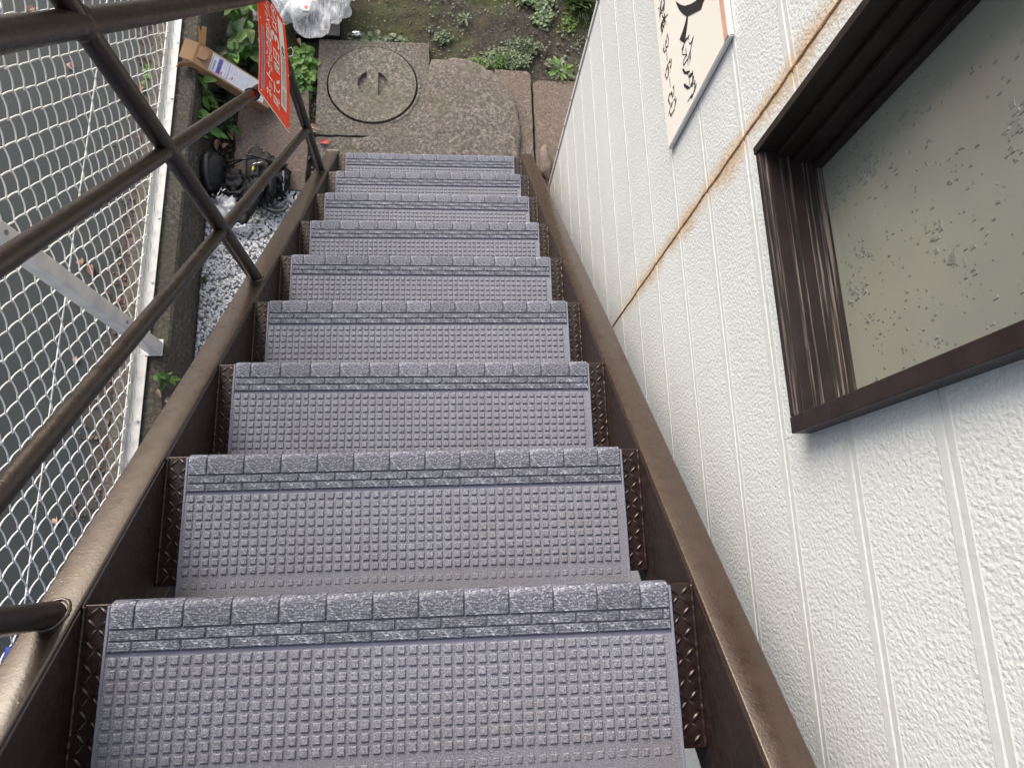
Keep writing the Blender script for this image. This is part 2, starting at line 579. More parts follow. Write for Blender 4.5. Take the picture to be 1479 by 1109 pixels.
b = MB()
b.holed([jit([(-.522, 1.915), (-.012, 1.915), (-.012, 2.42), (-.522, 2.42)], .002), circ(LX, LY, LR + .005, 96)[::-1]], G - .06, G)
b.box(-.50, -.04, 1.94, 2.40, G - .09, G - .05)
b.build('concrete_slab', 'slab_concrete', kind='structure', bevel=.004)
# raised worn ring round the lid (lower right, chipped)
b = MB()
ang0, ang1 = R(-75), R(40); rows = []
for i in range(61):
    a = ang0 + (ang1 - ang0) * i / 60; e = min(1, min(i, 60 - i) / 8)
    rw = .012 + .006 * noise.noise(Vector((i * .2, 0, 0)))
    row = []
    for rr, hh in ((LR + .006, -.004), (LR + .0075, .004 * e), (LR + .006 + rw * e, .0035 * e), (LR + .010 + rw * e + .004, -.002)):
        row.append((LX + rr * math.cos(a), LY + rr * math.sin(a), G + hh))
    rows.append(row)
b.grid(rows); b.build('cement_ridge', 'pad_concrete', smooth=True, kind='structure')
# the lid
lid = thing('manhole_lid', 'round concrete lid with two half moon finger holds in the slab', 'manhole lid', (LX, LY, G))
hl = []
for sgn in (-1, 1):
    pts = []
    R0, hb = .068, .026
    a0 = math.acos(hb / R0)
    pts = [(LX + sgn * (R0 * math.cos(a)), LY + .002 + R0 * math.sin(a)) for a in np.linspace(-a0, a0, 19)]
    hl.append(pts if sgn < 0 else pts[::-1])
b = MB(); b.holed([circ(LX, LY, LR - .003, 120)] + hl, G - .0093, G + .007)
b.build('lid_disc', 'lid_concrete', lid, (LX, LY, G), bevel=.0025)
b = MB(); b.holed([circ(LX, LY, LR - .0045, 96)], G - .05, G - .0095)
b.build('lid_underside', 'lid_concrete', lid, (LX, LY, G))

# poured pad beside it
b = MB()
outer = jit([(-.34, 1.66), (.405, 1.62), (.404, 1.84), (.407, 1.96), (.40, 2.09), (.36, 2.20), (.285, 2.265), (.235, 2.30), (.17, 2.325), (.10, 2.338), (-.004, 2.328), (-.012, 2.26), (-.030, 2.13), (-.050, 2.05), (-.10, 1.985), (-.17, 1.945), (-.27, 1.915), (-.36, 1.895)], .005)
cen = Vector((.16, 1.93))
rows = []
for p in outer + outer[:1]:
    v = Vector(p) - cen; row = []
    for k, h in ((1.02, -.04), (1.0, .004), (.985, .016), (.96, .024), (.90, .029), (.75, .031), (.5, .032), (.25, .033), (0, .033)):
        x_, y_ = cen.x + v.x * k, cen.y + v.y * k
        g_ = min(1, max(0, (x_ + .06) / .20)); g_ = .13 + .87 * g_ * g_ * (3 - 2 * g_)
        row.append((x_, y_, G + (h * g_ if h > 0 else h) + .003 * noise.noise(Vector((x_ * 9, y_ * 9, 3))) * (h > 0)))
    rows.append(row)
b.grid(rows); b.build('concrete_pad', 'pad_concrete', smooth=True, kind='structure')
b = MB(); b.prism([(p[0], p[1], G - .06) for p in jit([(-.50, 1.62), (-.008, 1.62), (-.008, 1.905), (-.515, 1.905), (-.530, 1.86)], .006)], (0, 0, .058))
b.build('concrete_slab', 'slab_concrete', kind='structure', bevel=.004)
b = MB(); b.prism([(p[0], p[1], G - .06) for p in jit([(.30, 1.62), (.466, 1.62), (.468, 2.27), (.455, 2.285), (.30, 2.29)], .003)], (0, 0, .058))
b.build('concrete_strip', 'paving_concrete', kind='structure', bevel=.006)
b = MB(); b.prism([(p[0], p[1], G - .06) for p in jit([(.478, 1.40), (1.2, 1.40), (1.2, 2.235), (.50, 2.232), (.478, 2.215)], .003)], (0, 0, .062))
b.build('paving_slab', 'paving_concrete', kind='structure', bevel=.006)
b = MB(); b.prism([(p[0], p[1], G - .06) for p in jit([(-.862, 1.66), (-.555, 1.63), (-.552, 2.00), (-.56, 2.145), (-.86, 2.15), (-.868, 1.9)], .004)], (0, 0, .060))
b.build('paving_slab', 'paving_concrete', kind='structure', bevel=.005)

# kerb wall under the fence
kerb = MB(); kp = []
for yy in np.arange(-2.0, 6.01, .04):
    e = .004 * noise.noise(Vector((yy * 6, 0, 0))); e2 = .003 * noise.noise(Vector((yy * 15, 2, 0)))
    kp.append([(-1.155, yy, G - .1), (-1.155, yy, KZ), (-1.15, yy, KZ + .003), (-1.06, yy, KZ + e2), (-.985 + e, yy, KZ + .001), (-.976 + e, yy, KZ - .006), (-.972, yy, G - .1)])
kerb.grid(kp)
k_ = kerb.build('kerb_wall', 'kerb_concrete', smooth='angle', )
tag(k_, 'low grey concrete kerb wall carrying the chain link fence', 'low wall')

# white gravel
b = MB()
bm = bmesh.new(); bmesh.ops.create_icosphere(bm, subdivisions=1, radius=1)
iv = np.array([v.co[:] for v in bm.verts]); ifc = np.array([[v.index for v in f.verts] for f in bm.faces]); bm.free()


def pebbles(name, region, n, size, mat, zf, seed, extra=None):
    r_ = np.random.RandomState(seed); V = []; F = []; MI = []; k = 0
    for i in range(n):
        x, y = region(r_)
        if x is None:
            continue
        s_ = size * r_.uniform(.6, 1.25); sc = np.array([s_ * r_.uniform(.8, 1.25), s_ * r_.uniform(.7, 1.0), s_ * r_.uniform(.5, .8)])
        a = r_.uniform(0, 6.28, 3)
        nrm = 1 + .16 * np.sin(iv @ (r_.normal(size=3) * 2.4) + a[0]) + .08 * np.sin(iv @ (r_.normal(size=3) * 5) + a[1])
        p = iv * nrm[:, None] * sc
        ca, sa = math.cos(a[2]), math.sin(a[2]); tb = r_.uniform(-.5, .5)
        cb, sb = math.cos(tb), math.sin(tb)
        p = p @ np.array([[1, 0, 0], [0, cb, -sb], [0, sb, cb]]) @ np.array([[ca, -sa, 0], [sa, ca, 0], [0, 0, 1]])
        p += np.array([x, y, zf(x, y) + r_.uniform(-.3, .5) * size])
        V.append(p); F.append(ifc + k); k += len(iv); MI += [1 if r_.rand() < .03 else 0] * len(ifc)
    me = bpy.data.meshes.new(name)
    V = np.concatenate(V); F = np.concatenate(F)
    me.from_pydata(V.tolist(), [], F.tolist())
    for mm in mat:
        me.materials.append(MATS[mm])
    me.polygons.foreach_set('material_index', MI)
    me.polygons.foreach_set('use_smooth', [True] * len(F)); me.update()
    o = link(name, me, kind='stuff')
    return o


def reg1(r_):
    x = r_.uniform(-.965, -.40); y = r_.uniform(.55, 1.72)
    lim = 1.62 + .05 * math.sin(x * 17) + (.05 if x > -.72 else -.02)
    if y > lim or (y > 1.5 and r_.rand() < (y - 1.5) * 3):
        return None, None
    return x, y


b = MB(); b.box(-.972, .40, .1, 1.60, G - .08, G - .022)
b.build('gravel_bed', 'pebble_grey', kind='structure')
pebbles('white_gravel', reg1, 9500, .0070, ('pebble_white', 'pebble_grey'), lambda x, y: G - .012, 3)


def reg2(r_):
    return r_.uniform(-.6, 1.1), r_.uniform(2.3, 3.3)


pebbles('soil_stones', reg2, 1100, .0048, ('stone_small', 'pebble_grey'), lambda x, y: G - .028, 5)
pebbles('soil_stones', lambda r_: (r_.uniform(.55, .9), r_.uniform(2.25, 2.9)), 120, .010, ('stone_small', 'pebble_grey'), lambda x, y: G - .028, 6)
pebbles('soil_stones', lambda r_: (r_.uniform(-.97, -.85) if r_.rand() < .6 else r_.uniform(-.56, -.52), r_.uniform(1.6, 2.3)), 160, .007, ('stone_small', 'pebble_white'), lambda x, y: G - .026, 8)
pebbles('yard_grit', lambda r_: (-1.16 - abs(r_.normal()) * .07, r_.uniform(0, 2.6)), 500, .005, ('stone_small', 'stone_small'), lambda x, y: G + .006, 9)
vs, fs = blob(.515, 1.79, G + .02, .030, .085, .035, .25, 2.2, 3, 4)
tag(MB().add(vs, fs).build('stone', 'pink_stone', smooth=True), 'rounded pinkish stone wedged at the foot of the white wall corner', 'stone')

# ================================================================== HOUSE WALL
house = thing('house_wall', 'white stucco sided house wall with dark framed frosted window', 'wall', (XW, 0, 0))
HO = (XW, 0, 0)
YJ = .668; YC = 1.664; YB = -1.6
WY0, WY1, WZ0, WZ1 = .183, .600, .081, 1.25
PIT = .1575; Z0 = .005


def panel(za, zb, zl, zh, y0, y1):
    """one siding course za..zb, kept only between zl..zh"""
    prof = [(0, .003), (.0020, .003), (.0030, .0006), (.012, .0002), (.0135, .0008), (PIT - .0135, .0008), (PIT - .012, .0002), (PIT - .0012, .0004), (PIT - .0001, .003)]
    pts = []
    lo, hi = max(zl, za) - za, min(zh, zb) - za
    def dep(z):
        for (a, d1), (c_, d2) in zip(prof, prof[1:]):
            if a <= z <= c_:
                return d1 + (d2 - d1) * (z - a) / (c_ - a)
        return prof[-1][1]
    zz = [lo] + [p[0] for p in prof if lo < p[0] < hi] + [hi]
    b = MB()
    nrow = [[(XW + dep(z) , y, za + z) for z in zz] for y in (y0, y1)]
    nrow = [[(XW + .014, nrow[0][0][1], nrow[0][0][2])] + nrow[0] + [(XW + .014, y0, za + hi)], [(XW + .014, y1, za + lo)] + nrow[1] + [(XW + .014, y1, za + hi)]]
    n_ = len(nrow[0])
    b.add(nrow[0] + nrow[1], [(i, i + 1, n_ + i + 1, n_ + i) for i in range(n_ - 1)] + [tuple(range(n_))[::-1], tuple(range(n_, 2 * n_))])
    mid = [(zz[i] + zz[i + 1]) / 2 for i in range(len(zz) - 1)]
    b.mi = [1] + [0 if .0130 < q < PIT - .0130 else 1 for q in mid] + [1] + [1, 1]
    return b.build('siding_panel', ['siding_stucco', 'siding_band'], house, HO)


kmin = int(math.floor((G - Z0) / PIT)) - 0
for k in range(kmin, 11):
    za, zb = Z0 + k * PIT, Z0 + (k + 1) * PIT - .0002
    lo = max(za, G + .02)
    runs = [(YJ + .0025, YC)]
    if zb <= WZ0 or za >= WZ1:
        runs.append((YB, YJ - .0025))
        for y0, y1 in runs:
            panel(za, zb, lo, zb, y0, y1)
    else:
        panel(za, zb, lo, zb, YJ + .0025, YC)
        panel(za, zb, lo, zb, WY1 - .004, YJ - .0025)
        panel(za, zb, lo, zb, YB, WY0 + .004)
        if za < WZ0:
            panel(za, zb, lo, WZ0 + .004, WY0 + .0045, WY1 - .0045)
        if zb > WZ1:
            panel(za, zb, WZ1 - .004, zb, WY0 + .0045, WY1 - .0045)
# core wall behind the siding, with the window opening
b = MB()
YS = YC - .006
loops = [[(YB, G - .05), (YS, G - .05), (YS, 1.72), (YB, 1.72)], [(WY0 + .004, WZ0 + .004), (WY0 + .004, WZ1 - .004), (WY1 - .004, WZ1 - .004), (WY1 - .004, WZ0 + .004)]]
b.holed(loops, 0, .20)
b.v = [(XW + .0145 + z, x, y) for x, y, z in b.v]
b.build('wall_core', 'seam_dark', house, HO)
b = MB(); b.box(XW + .216, 4.0, YB, YS, G - .05, 1.72); b.build('wall_core', 'seam_dark', house, HO)
# far side of the corner
b = MB(); b.box(XW + .02, 4.0, YS + .001, YC + .004, G + .02, 1.72); b.build('end_wall', 'siding_band', house, HO)
# metal corner trim with screws
b = MB(); b.box(XW - .004, XW + .018, YC + .0016, YC + .016, G + .02, 1.72)
b.build('corner_trim', 'trim_grey', house, HO, bevel=.0015)
b = MB(); b.box(XW + .019, XW + .0195 + .03, YC + .0045, YC + .0095, G + .02, 1.72)
b.build('corner_trim', 'trim_grey', house, HO)
b = MB(); b.box(XW + .002, XW + .0135, YC - .0012, YC + .0012, G + .02, 1.72); b.build('corner_gap', 'seam_dark', house, HO)
sc_ = MB(); sc_.tube([(0, 0, 0), (-.0015, 0, 0)], .004, 8)
scm = mesh(sc_, 'screw', 'seam_dark')
for k in range(kmin + 2, 9):
    o = link('screw', scm, house); o.location = (-.004, YC + .0047, Z0 + k * PIT + .004)
# crumbling sealant in the vertical joint
b = MB(); rows = []
for z in np.arange(-1.0, 1.5, .006):
    q = noise.noise(Vector((0, z * 22, 0))); q2 = noise.noise(Vector((3, z * 60, 0)))
    wd = .0028 + .0018 * q
    wd = max(.0014, wd + .0012 * q2)
    yc = YJ + .0016 * noise.noise(Vector((7, z * 14, 0)))
    rows.append([(XW + .004, yc - wd - .001, z), (XW - .0004 + .0012 * q, yc - wd, z), (XW - .0012 + .0012 * q2, yc, z), (XW - .0002 + .001 * q, yc + wd, z), (XW + .004, yc + wd + .001, z)])
b.grid(rows); b.build('joint_sealant', 'joint_sealant', house, HO, smooth=True)
b = MB(); b.box(XW + .002, XW + .0145, YJ - .0024, YJ + .0024, G + .02, -1.002); b.build('joint_sealant', 'siding_band', house, HO)

# window
win = MB(); XF = .505
# outer casing: four boards, mitred look, proud of the wall
win.box(XF, XW + .12, WY0, WY0 + .022, WZ0, WZ1)
wino = win.build('window', 'window_paint', house, HO, bevel=.0015)
wino['label'] = 'dark brown framed window with frosted glass'
for nm, bx, mt in (
    ('window_frame', (XF - .001, XW + .12, WY1 - .012, WY1, WZ0 - .0005, WZ1), 'window_paint'),
    ('window_frame', (XF + .0012, XW + .04, WY0 + .0225, WY1 - .0125, WZ0, WZ0 + .010), 'window_paint'),
    ('window_frame', (XF, XW + .12, WY0 + .0225, WY1 - .0125, WZ1 - .02, WZ1), 'window_paint'),
    ('far_jamb', (XF + .028, XW + .12, WY1 - .020, WY1 - .0125, WZ0 + .011, WZ1 - .021), 'window_paint'),
    ('far_jamb', (XF + .052, XW + .12, WY1 - .029, WY1 - .0205, WZ0 + .011, WZ1 - .021), 'window_paint'),
    ('far_jamb', (XF + .080, XW + .12, WY1 - .037, WY1 - .0295, WZ0 + .011, WZ1 - .021), 'window_paint'),
):
    MB().box(*bx).build(nm, mt, wino, HO, bevel=.0012)
sl = MB()
prof = [(XF + .002, WZ0 + .0105), (XF + .030, WZ0 + .0095), (XF + .0305, WZ0 + .012), (XF + .034, WZ0 + .012), (XF + .0345, WZ0 + .009), (XF + .040, WZ0 + .009), (XF + .0405, WZ0 + .0125), (XF + .0435, WZ0 + .0125), (XF + .044, WZ0 + .009),
        (XF + .060, WZ0 + .009), (XF + .0605, WZ0 + .011), (XF + .064, WZ0 + .011), (XF + .0645, WZ0 + .009), (XF + .076, WZ0 + .010), (XF + .0765, WZ0 + .0135), (XF + .079, WZ0 + .0135), (XF + .0795, WZ0 + .010), (XF + .094, WZ0 + .011), (XF + .1, WZ0 + .004), (XF + .004, WZ0 + .004)]
sl.prism([(x, WY0 + .0225, z) for x, z in prof], (0, WY1 - WY0 - .035, 0))
sl.build('window_sill', 'window_wood', wino, HO)
gl = MB().box(.597, .602, WY0 + .0225, WY1 - .036, WZ0 + .011, WZ1 - .021)
glo = gl.build('glass_pane', 'frosted_glass', wino, HO)
# pressed little squares on the glass in flower-like clusters
b = MB(); rg = random.Random(11)


def chip(y, z, a, c_, hh=.0004):
    if not (WY0 + .05 < y < WY1 - .05 and WZ0 + .02 < z < WZ1 - .04):
        return
    hh *= rg.uniform(.7, 1.9)
    x0, x1 = .597 - hh, .5971 + hh * .3
    q = rg.choice([0, 0, .15, -.15]); cs, sn = math.cos(q), math.sin(q)
    def pt(x, u, v):
        return (x, y + u * cs - v * sn, z + u * sn + v * cs)
    k = .86
    vs = [pt(x1, -a, -c_), pt(x1, a, -c_), pt(x1, a, c_), pt(x1, -a, c_), pt(x0, -a * k, -c_ * k), pt(x0, a * k, -c_ * k), pt(x0, a * k, c_ * k), pt(x0, -a * k, c_ * k)]
    b.add(vs, [(4, 5, 6, 7), (0, 1, 5, 4), (1, 2, 6, 5), (2, 3, 7, 6), (3, 0, 4, 7)])


for i in range(100):
    cy, cz = rg.uniform(WY0 + .04, WY1 - .05), rg.uniform(WZ0 + .02, WZ1 - .05)
    big = rg.random() < .45
    for j in range(rg.randint(9, 20) if big else rg.randint(3, 7)):
        rr = abs(rg.gauss(0, .013 if big else .007)); an = rg.uniform(0, 6.28)
        s_ = rg.uniform(.0014, .0036) if big else rg.uniform(.0010, .0022)
        asp = rg.choice([1, 1, 1.6, .6])
        chip(cy + rr * math.cos(an), cz + rr * math.sin(an), s_ * asp, s_ / asp)
for i in range(950):
    s_ = rg.uniform(.0008, .0018)
    chip(rg.uniform(WY0 + .03, WY1 - .04), rg.uniform(WZ0 + .02, WZ1 - .03), s_, s_ * rg.choice([1, 2.2, .7]))
b.build('glass_relief', 'glass_square', wino, HO, kind='stuff')
MB().box(XW - .012, XW - .0005, WY0 + .015, WY0 + .075, WZ0 - .006, WZ0 - .0006).build('flashing', 'trim_grey', wino, HO)

# white board with lettering
XB = .5205
BL = at(965, 215, 0, XB); TLp = at(1053, 54, 0, XB)
by0 = BL.y; bz0, bz1 = BL.z + .001, TLp.z
sign = thing('shop_board', 'cream wooden sign board with black hand lettering on the white wall', 'sign', (XB, by0, bz0))
SO = (XB, by0, bz0)
MB().box(XB, XW - .001, by0, by0 + .95, bz0, bz1).build('board', 'board_cream', sign, SO, bevel=.0008)
MB().box(XB + .001, XW - .0015, by0 - .002, by0 - .0003, bz0, bz1).build('board_edge', 'board_edge', sign, SO)
MB().box(XB + .002, XW - .0015, by0, by0 + .95, bz1 + .0003, bz1 + .0016).build('board_edge', 'board_edge', sign, SO)
MB().box(XB - .0012, XB - .0002, by0 + .001, by0 + .95, bz1 - .016, bz1 - .001).build('board_stripe', 'board_pink', sign, SO)


def bpt(px, py):
    p = at(px, py, 0, XB)
    return p.y, p.z


def ribbon(b, pts, wd, x):
    """painted stroke with round joins; pts in (y, z)"""
    q = [Vector(p) for p in pts]; ws = wd if isinstance(wd, list) else [wd] * len(q)
    for i, p in enumerate(q):
        xx = x - i * 1.5e-6; r_ = ws[i] / 2
        b.add([(xx, p.x + r_ * math.cos(a * PI / 4), p.y + r_ * math.sin(a * PI / 4)) for a in range(8)], [tuple(range(8))])
        if i + 1 < len(q):
            n2 = q[i + 1]; d = (n2 - p)
            if d.length < 1e-6:
                continue
            nn = Vector((-d.y, d.x)).normalized(); r2_ = ws[i + 1] / 2; xx -= .7e-6
            b.add([(xx, *(p + nn * r_)), (xx, *(n2 + nn * r2_)), (xx, *(n2 - nn * r2_)), (xx, *(p - nn * r_))], [(0, 1, 2, 3)])


def smoothpath(pts, k=6):
    out = []
    n_ = len(pts); q = [Vector(p) for p in pts]
    for i in range(n_ - 1):
        p0, p1, p2, p3 = q[max(i - 1, 0)], q[i], q[i + 1], q[min(i + 2, n_ - 1)]
        for j in range(k):
            t_ = j / k
            out.append(.5 * ((2 * p1) + (p2 - p0) * t_ + (2 * p0 - 5 * p1 + 4 * p2 - p3) * t_ ** 2 + (3 * p1 - 3 * p2 + p0 - p3) * t_ ** 3))
    out.append(q[-1])
    return out


XT = XB - .0006
strokes = {
    # crop A: origin 930,50 scale 7.39
    'A': (930, 50, 7.39, [
        ([(248, 15), (262, 60), (258, 120), (240, 140), (232, 90), (248, 15)], 1.0), ([(240, 140), (222, 190), (208, 170), (214, 110)], 1.0),
        ([(245, 192), (252, 285)], .9),
        ([(285, 290), (293, 330), (280, 395)], .9), ([(285, 290), (245, 360), (232, 430), (243, 468), (268, 420), (266, 345), (250, 345)], 1.0),
        ([(275, 460), (285, 562)], .9),
        ([(310, 565), (322, 610), (308, 670), (292, 640), (300, 635)], 1.0), ([(300, 640), (275, 650), (262, 700), (275, 745), (283, 735)], 1.0),
        ([(322, 693), (338, 730), (325, 800), (288, 868), (278, 830), (290, 750), (322, 693)], 1.0),
        ([(480, 45), (440, 80), (412, 150), (408, 210)], 1.1), ([(484, 85), (494, 190), (428, 330), (414, 215)], 1.1), ([(450, 150), (458, 235)], 1.0), ([(490, 195), (500, 240), (492, 300)], 1.0), ([(472, 255), (474, 338)], 1.0),
        ([(432, 375), (440, 405), (468, 415), (490, 395)], 1.9), ([(484, 435), (505, 440), (520, 415)], 1.9), ([(520, 415), (522, 480), (518, 545), (495, 565)], 1.5), ([(490, 475), (486, 545)], .9), ([(445, 535), (462, 568), (488, 575)], 2.2),
        ([(530, 515), (542, 590), (520, 660), (470, 716)], 1.2)]),
    # crop B: origin 930,0 scale 14.79
    'B': (930, 0, 14.79, [
        ([(345, -30), (335, 30)], .9), ([(378, 20), (372, 160), (340, 320), (345, 450)], .9), ([(408, -30), (438, 90), (438, 200), (400, 300)], 1.0), ([(315, 180), (330, 200)], 1.6), ([(430, 90), (362, 300)], 1.4), ([(440, 130), (372, 250)], 1.0), ([(360, 210), (400, 240)], 1.0), ([(350, 260), (392, 290)], 1.0),
        ([(440, 310), (446, 330)], 2.2), ([(408, 360), (440, 420), (470, 470)], 1.7), ([(480, 350), (440, 420), (375, 510), (358, 600)], 1.3), ([(470, 460), (478, 540)], 1.0), ([(365, 560), (438, 600)], 1.0), ([(395, 480), (440, 540), (378, 640), (378, 760)], 1.1), ([(385, 520), (430, 570)], 1.2), ([(410, 640), (405, 690)], .9), ([(360, 620), (400, 630)], .9)]),
}
glyphs = {'A': [(0, 2), (2, 3), (3, 5), (5, 6), (6, 8), (8, 9), (9, 14), (14, 20)], 'B': [(0, 8), (8, 18)]}
for key, (ox, oy, sc0, lst) in strokes.items():
    for g0, g1 in glyphs[key]:
        b = MB()
        for pts, wd in lst[g0:g1]:
            q = smoothpath([bpt(ox + x / sc0, oy + y / sc0) for x, y in pts])
            ribbon(b, q, [wd * .0021 * (.8 + .4 * math.sin(PI * i / max(1, len(q) - 1))) for i in range(len(q))], XT)
        b.build('letter', 'print_black', sign, SO)
b = MB()
cres = [(685, 20), (700, 90), (760, 220), (830, 300), (905, 352), (940, 356), (1010, 325), (1100, 275), (1215, 215), (1240, 165), (1268, 60), (1280, -30), (1230, -120), (1140, -90), (1140, 0), (1085, 45), (1000, 95), (880, 130), (790, 105), (720, 60)]
stem = [(918, 354), (946, 354), (935, 500), (905, 720), (880, 900), (862, 920), (800, 885), (766, 850), (810, 740), (870, 560), (900, 440)]
for poly in (cres, stem):
    pp = [bpt(930 + x / 14.79, y / 14.79) for x, y in poly]
    b.prism([(XT - .0001, y, z) for y, z in pp], (.0002, 0, 0))
# rest of the big brush stroke, beyond the picture's top edge
q = smoothpath([(bpt(1016, -5)[0], bpt(1016, -5)[1]), (by0 + .30, bz0 + .26), (by0 + .42, bz0 + .20), (by0 + .52, bz0 + .08)])
ribbon(b, q, .022, XT - .0002)
b.build('brush_stroke', 'print_black', sign, SO)

# ================================================================== STAIRCASE
stair = thing('staircase', 'steep brown painted iron staircase with checker plate treads and tube railing', 'staircase')
YT, YBm = 1.725, -1.35
for sgn in (-1, 1):
    xi = .385 * sgn; mt = 'stringer_paint' if sgn < 0 else 'stringer_paint_smooth'
    top = lambda y: -SL * y + .003
    dn = .27          # web depth measured vertically
    # web
    wb = MB(); xw = xi + (.0 if sgn > 0 else -.006)
    yb = (G + .002 + dn - .003) / -SL
    poly = [(YBm, top(YBm) - .0105), (YT - .0004, top(YT) - .0105), (YT - .0004, G + .0024), (yb, G + .0024), (YBm, top(YBm) - dn + .0004)]
    tk = .0105
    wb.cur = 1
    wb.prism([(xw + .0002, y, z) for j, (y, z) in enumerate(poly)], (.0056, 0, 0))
    wb.cur = 0
    for off in (0, -dn + tk):
        ye = YT if off == 0 else yb
        x0, x1 = (xw, .4355) if sgn > 0 else (-.4355, xw + .006)
        o_ = Vector((x0, YBm, top(YBm) + off - tk)); wb.obox(o_, (x1 - x0, 0, 0), (0, ye - YBm, -SL * (ye - YBm)), (0, 0, tk + (.0003 if off == 0 else 0)))
    wb.build('stringer', [mt, 'stringer_paint_shaded'], stair, bevel=.0028, seg=3, smooth='angle')
    # end plate
    MB().box(min(xi, .4355 * sgn), max(xi, .4355 * sgn), YT + .0002, YT + .006, G + .002, top(YT) - .001).build('end_plate', mt, stair, bevel=.001)

bars = []
tm = MB()
prof = [(.0, 0), (-.2, 0), (-.2, -.035), (-.1955, -.035), (-.1955, -.0045), (-.0045, -.0045), (-.0045, -.045), (0, -.045)]
tm.prism([(-.3835, y, z) for y, z in prof], (.767, 0, 0))
tmesh = mesh(tm, 'tread', 'tread_paint', bevel=.0012)
bb = MB()
r3 = random.Random(3)
for sgn in (-1, 1):
    for i in range(15):
        for j in range(2):
            y = -.010 - i * .0128; x = sgn * (.358 + .0145 * j) + (0 if sgn < 0 else .001)
            a = R(45) if (i + j) % 2 else R(-45)
            L = .0095; wv_ = .0026
            ca, sa = math.cos(a), math.sin(a)
            def P2(u, v, z):
                return (x + u * ca - v * sa, y + u * sa + v * ca, z)
            bb.add([P2(-L, 0, 0), P2(0, -wv_, 0), P2(L, 0, 0), P2(0, wv_, 0), P2(-L * .6, 0, .0022), P2(0, -wv_ * .4, .0022), P2(L * .6, 0, .0022), P2(0, wv_ * .4, .0022)],
                   [(4, 5, 6, 7), (0, 1, 5, 4), (1, 2, 6, 5), (2, 3, 7, 6), (3, 0, 4, 7)])
bmesh_ = mesh(bb, 'raised_pattern', 'tread_paint', smooth=True)
wd_ = []
for v in range(3):
    for sgn in (-1, 1):
        q = MB(); pts = []; rr = []
        for i in range(70):
            y = -.002 - i * .197 / 69
            pts.append((sgn * .3835, y, .0005 + .0012 * noise.noise(Vector((y * 90, v * 5 + sgn, 0))))); rr.append(.0030 + .0016 * noise.noise(Vector((y * 160, v * 9 + sgn, 4))))
        q.tube(pts, rr, 7)
        wd_.append(mesh(q, 'weld_bead', 'tread_paint', smooth=True))
for i in range(-1, 9):
    o = link('tread', tmesh, stair); o.location = (0, i * RUN, -i * RISE - .006)
    p_ = link('raised_pattern', bmesh_, o, kind='stuff')
    for e in (0, 1):
        link('weld_bead', wd_[2 * (i % 3) + e], o)

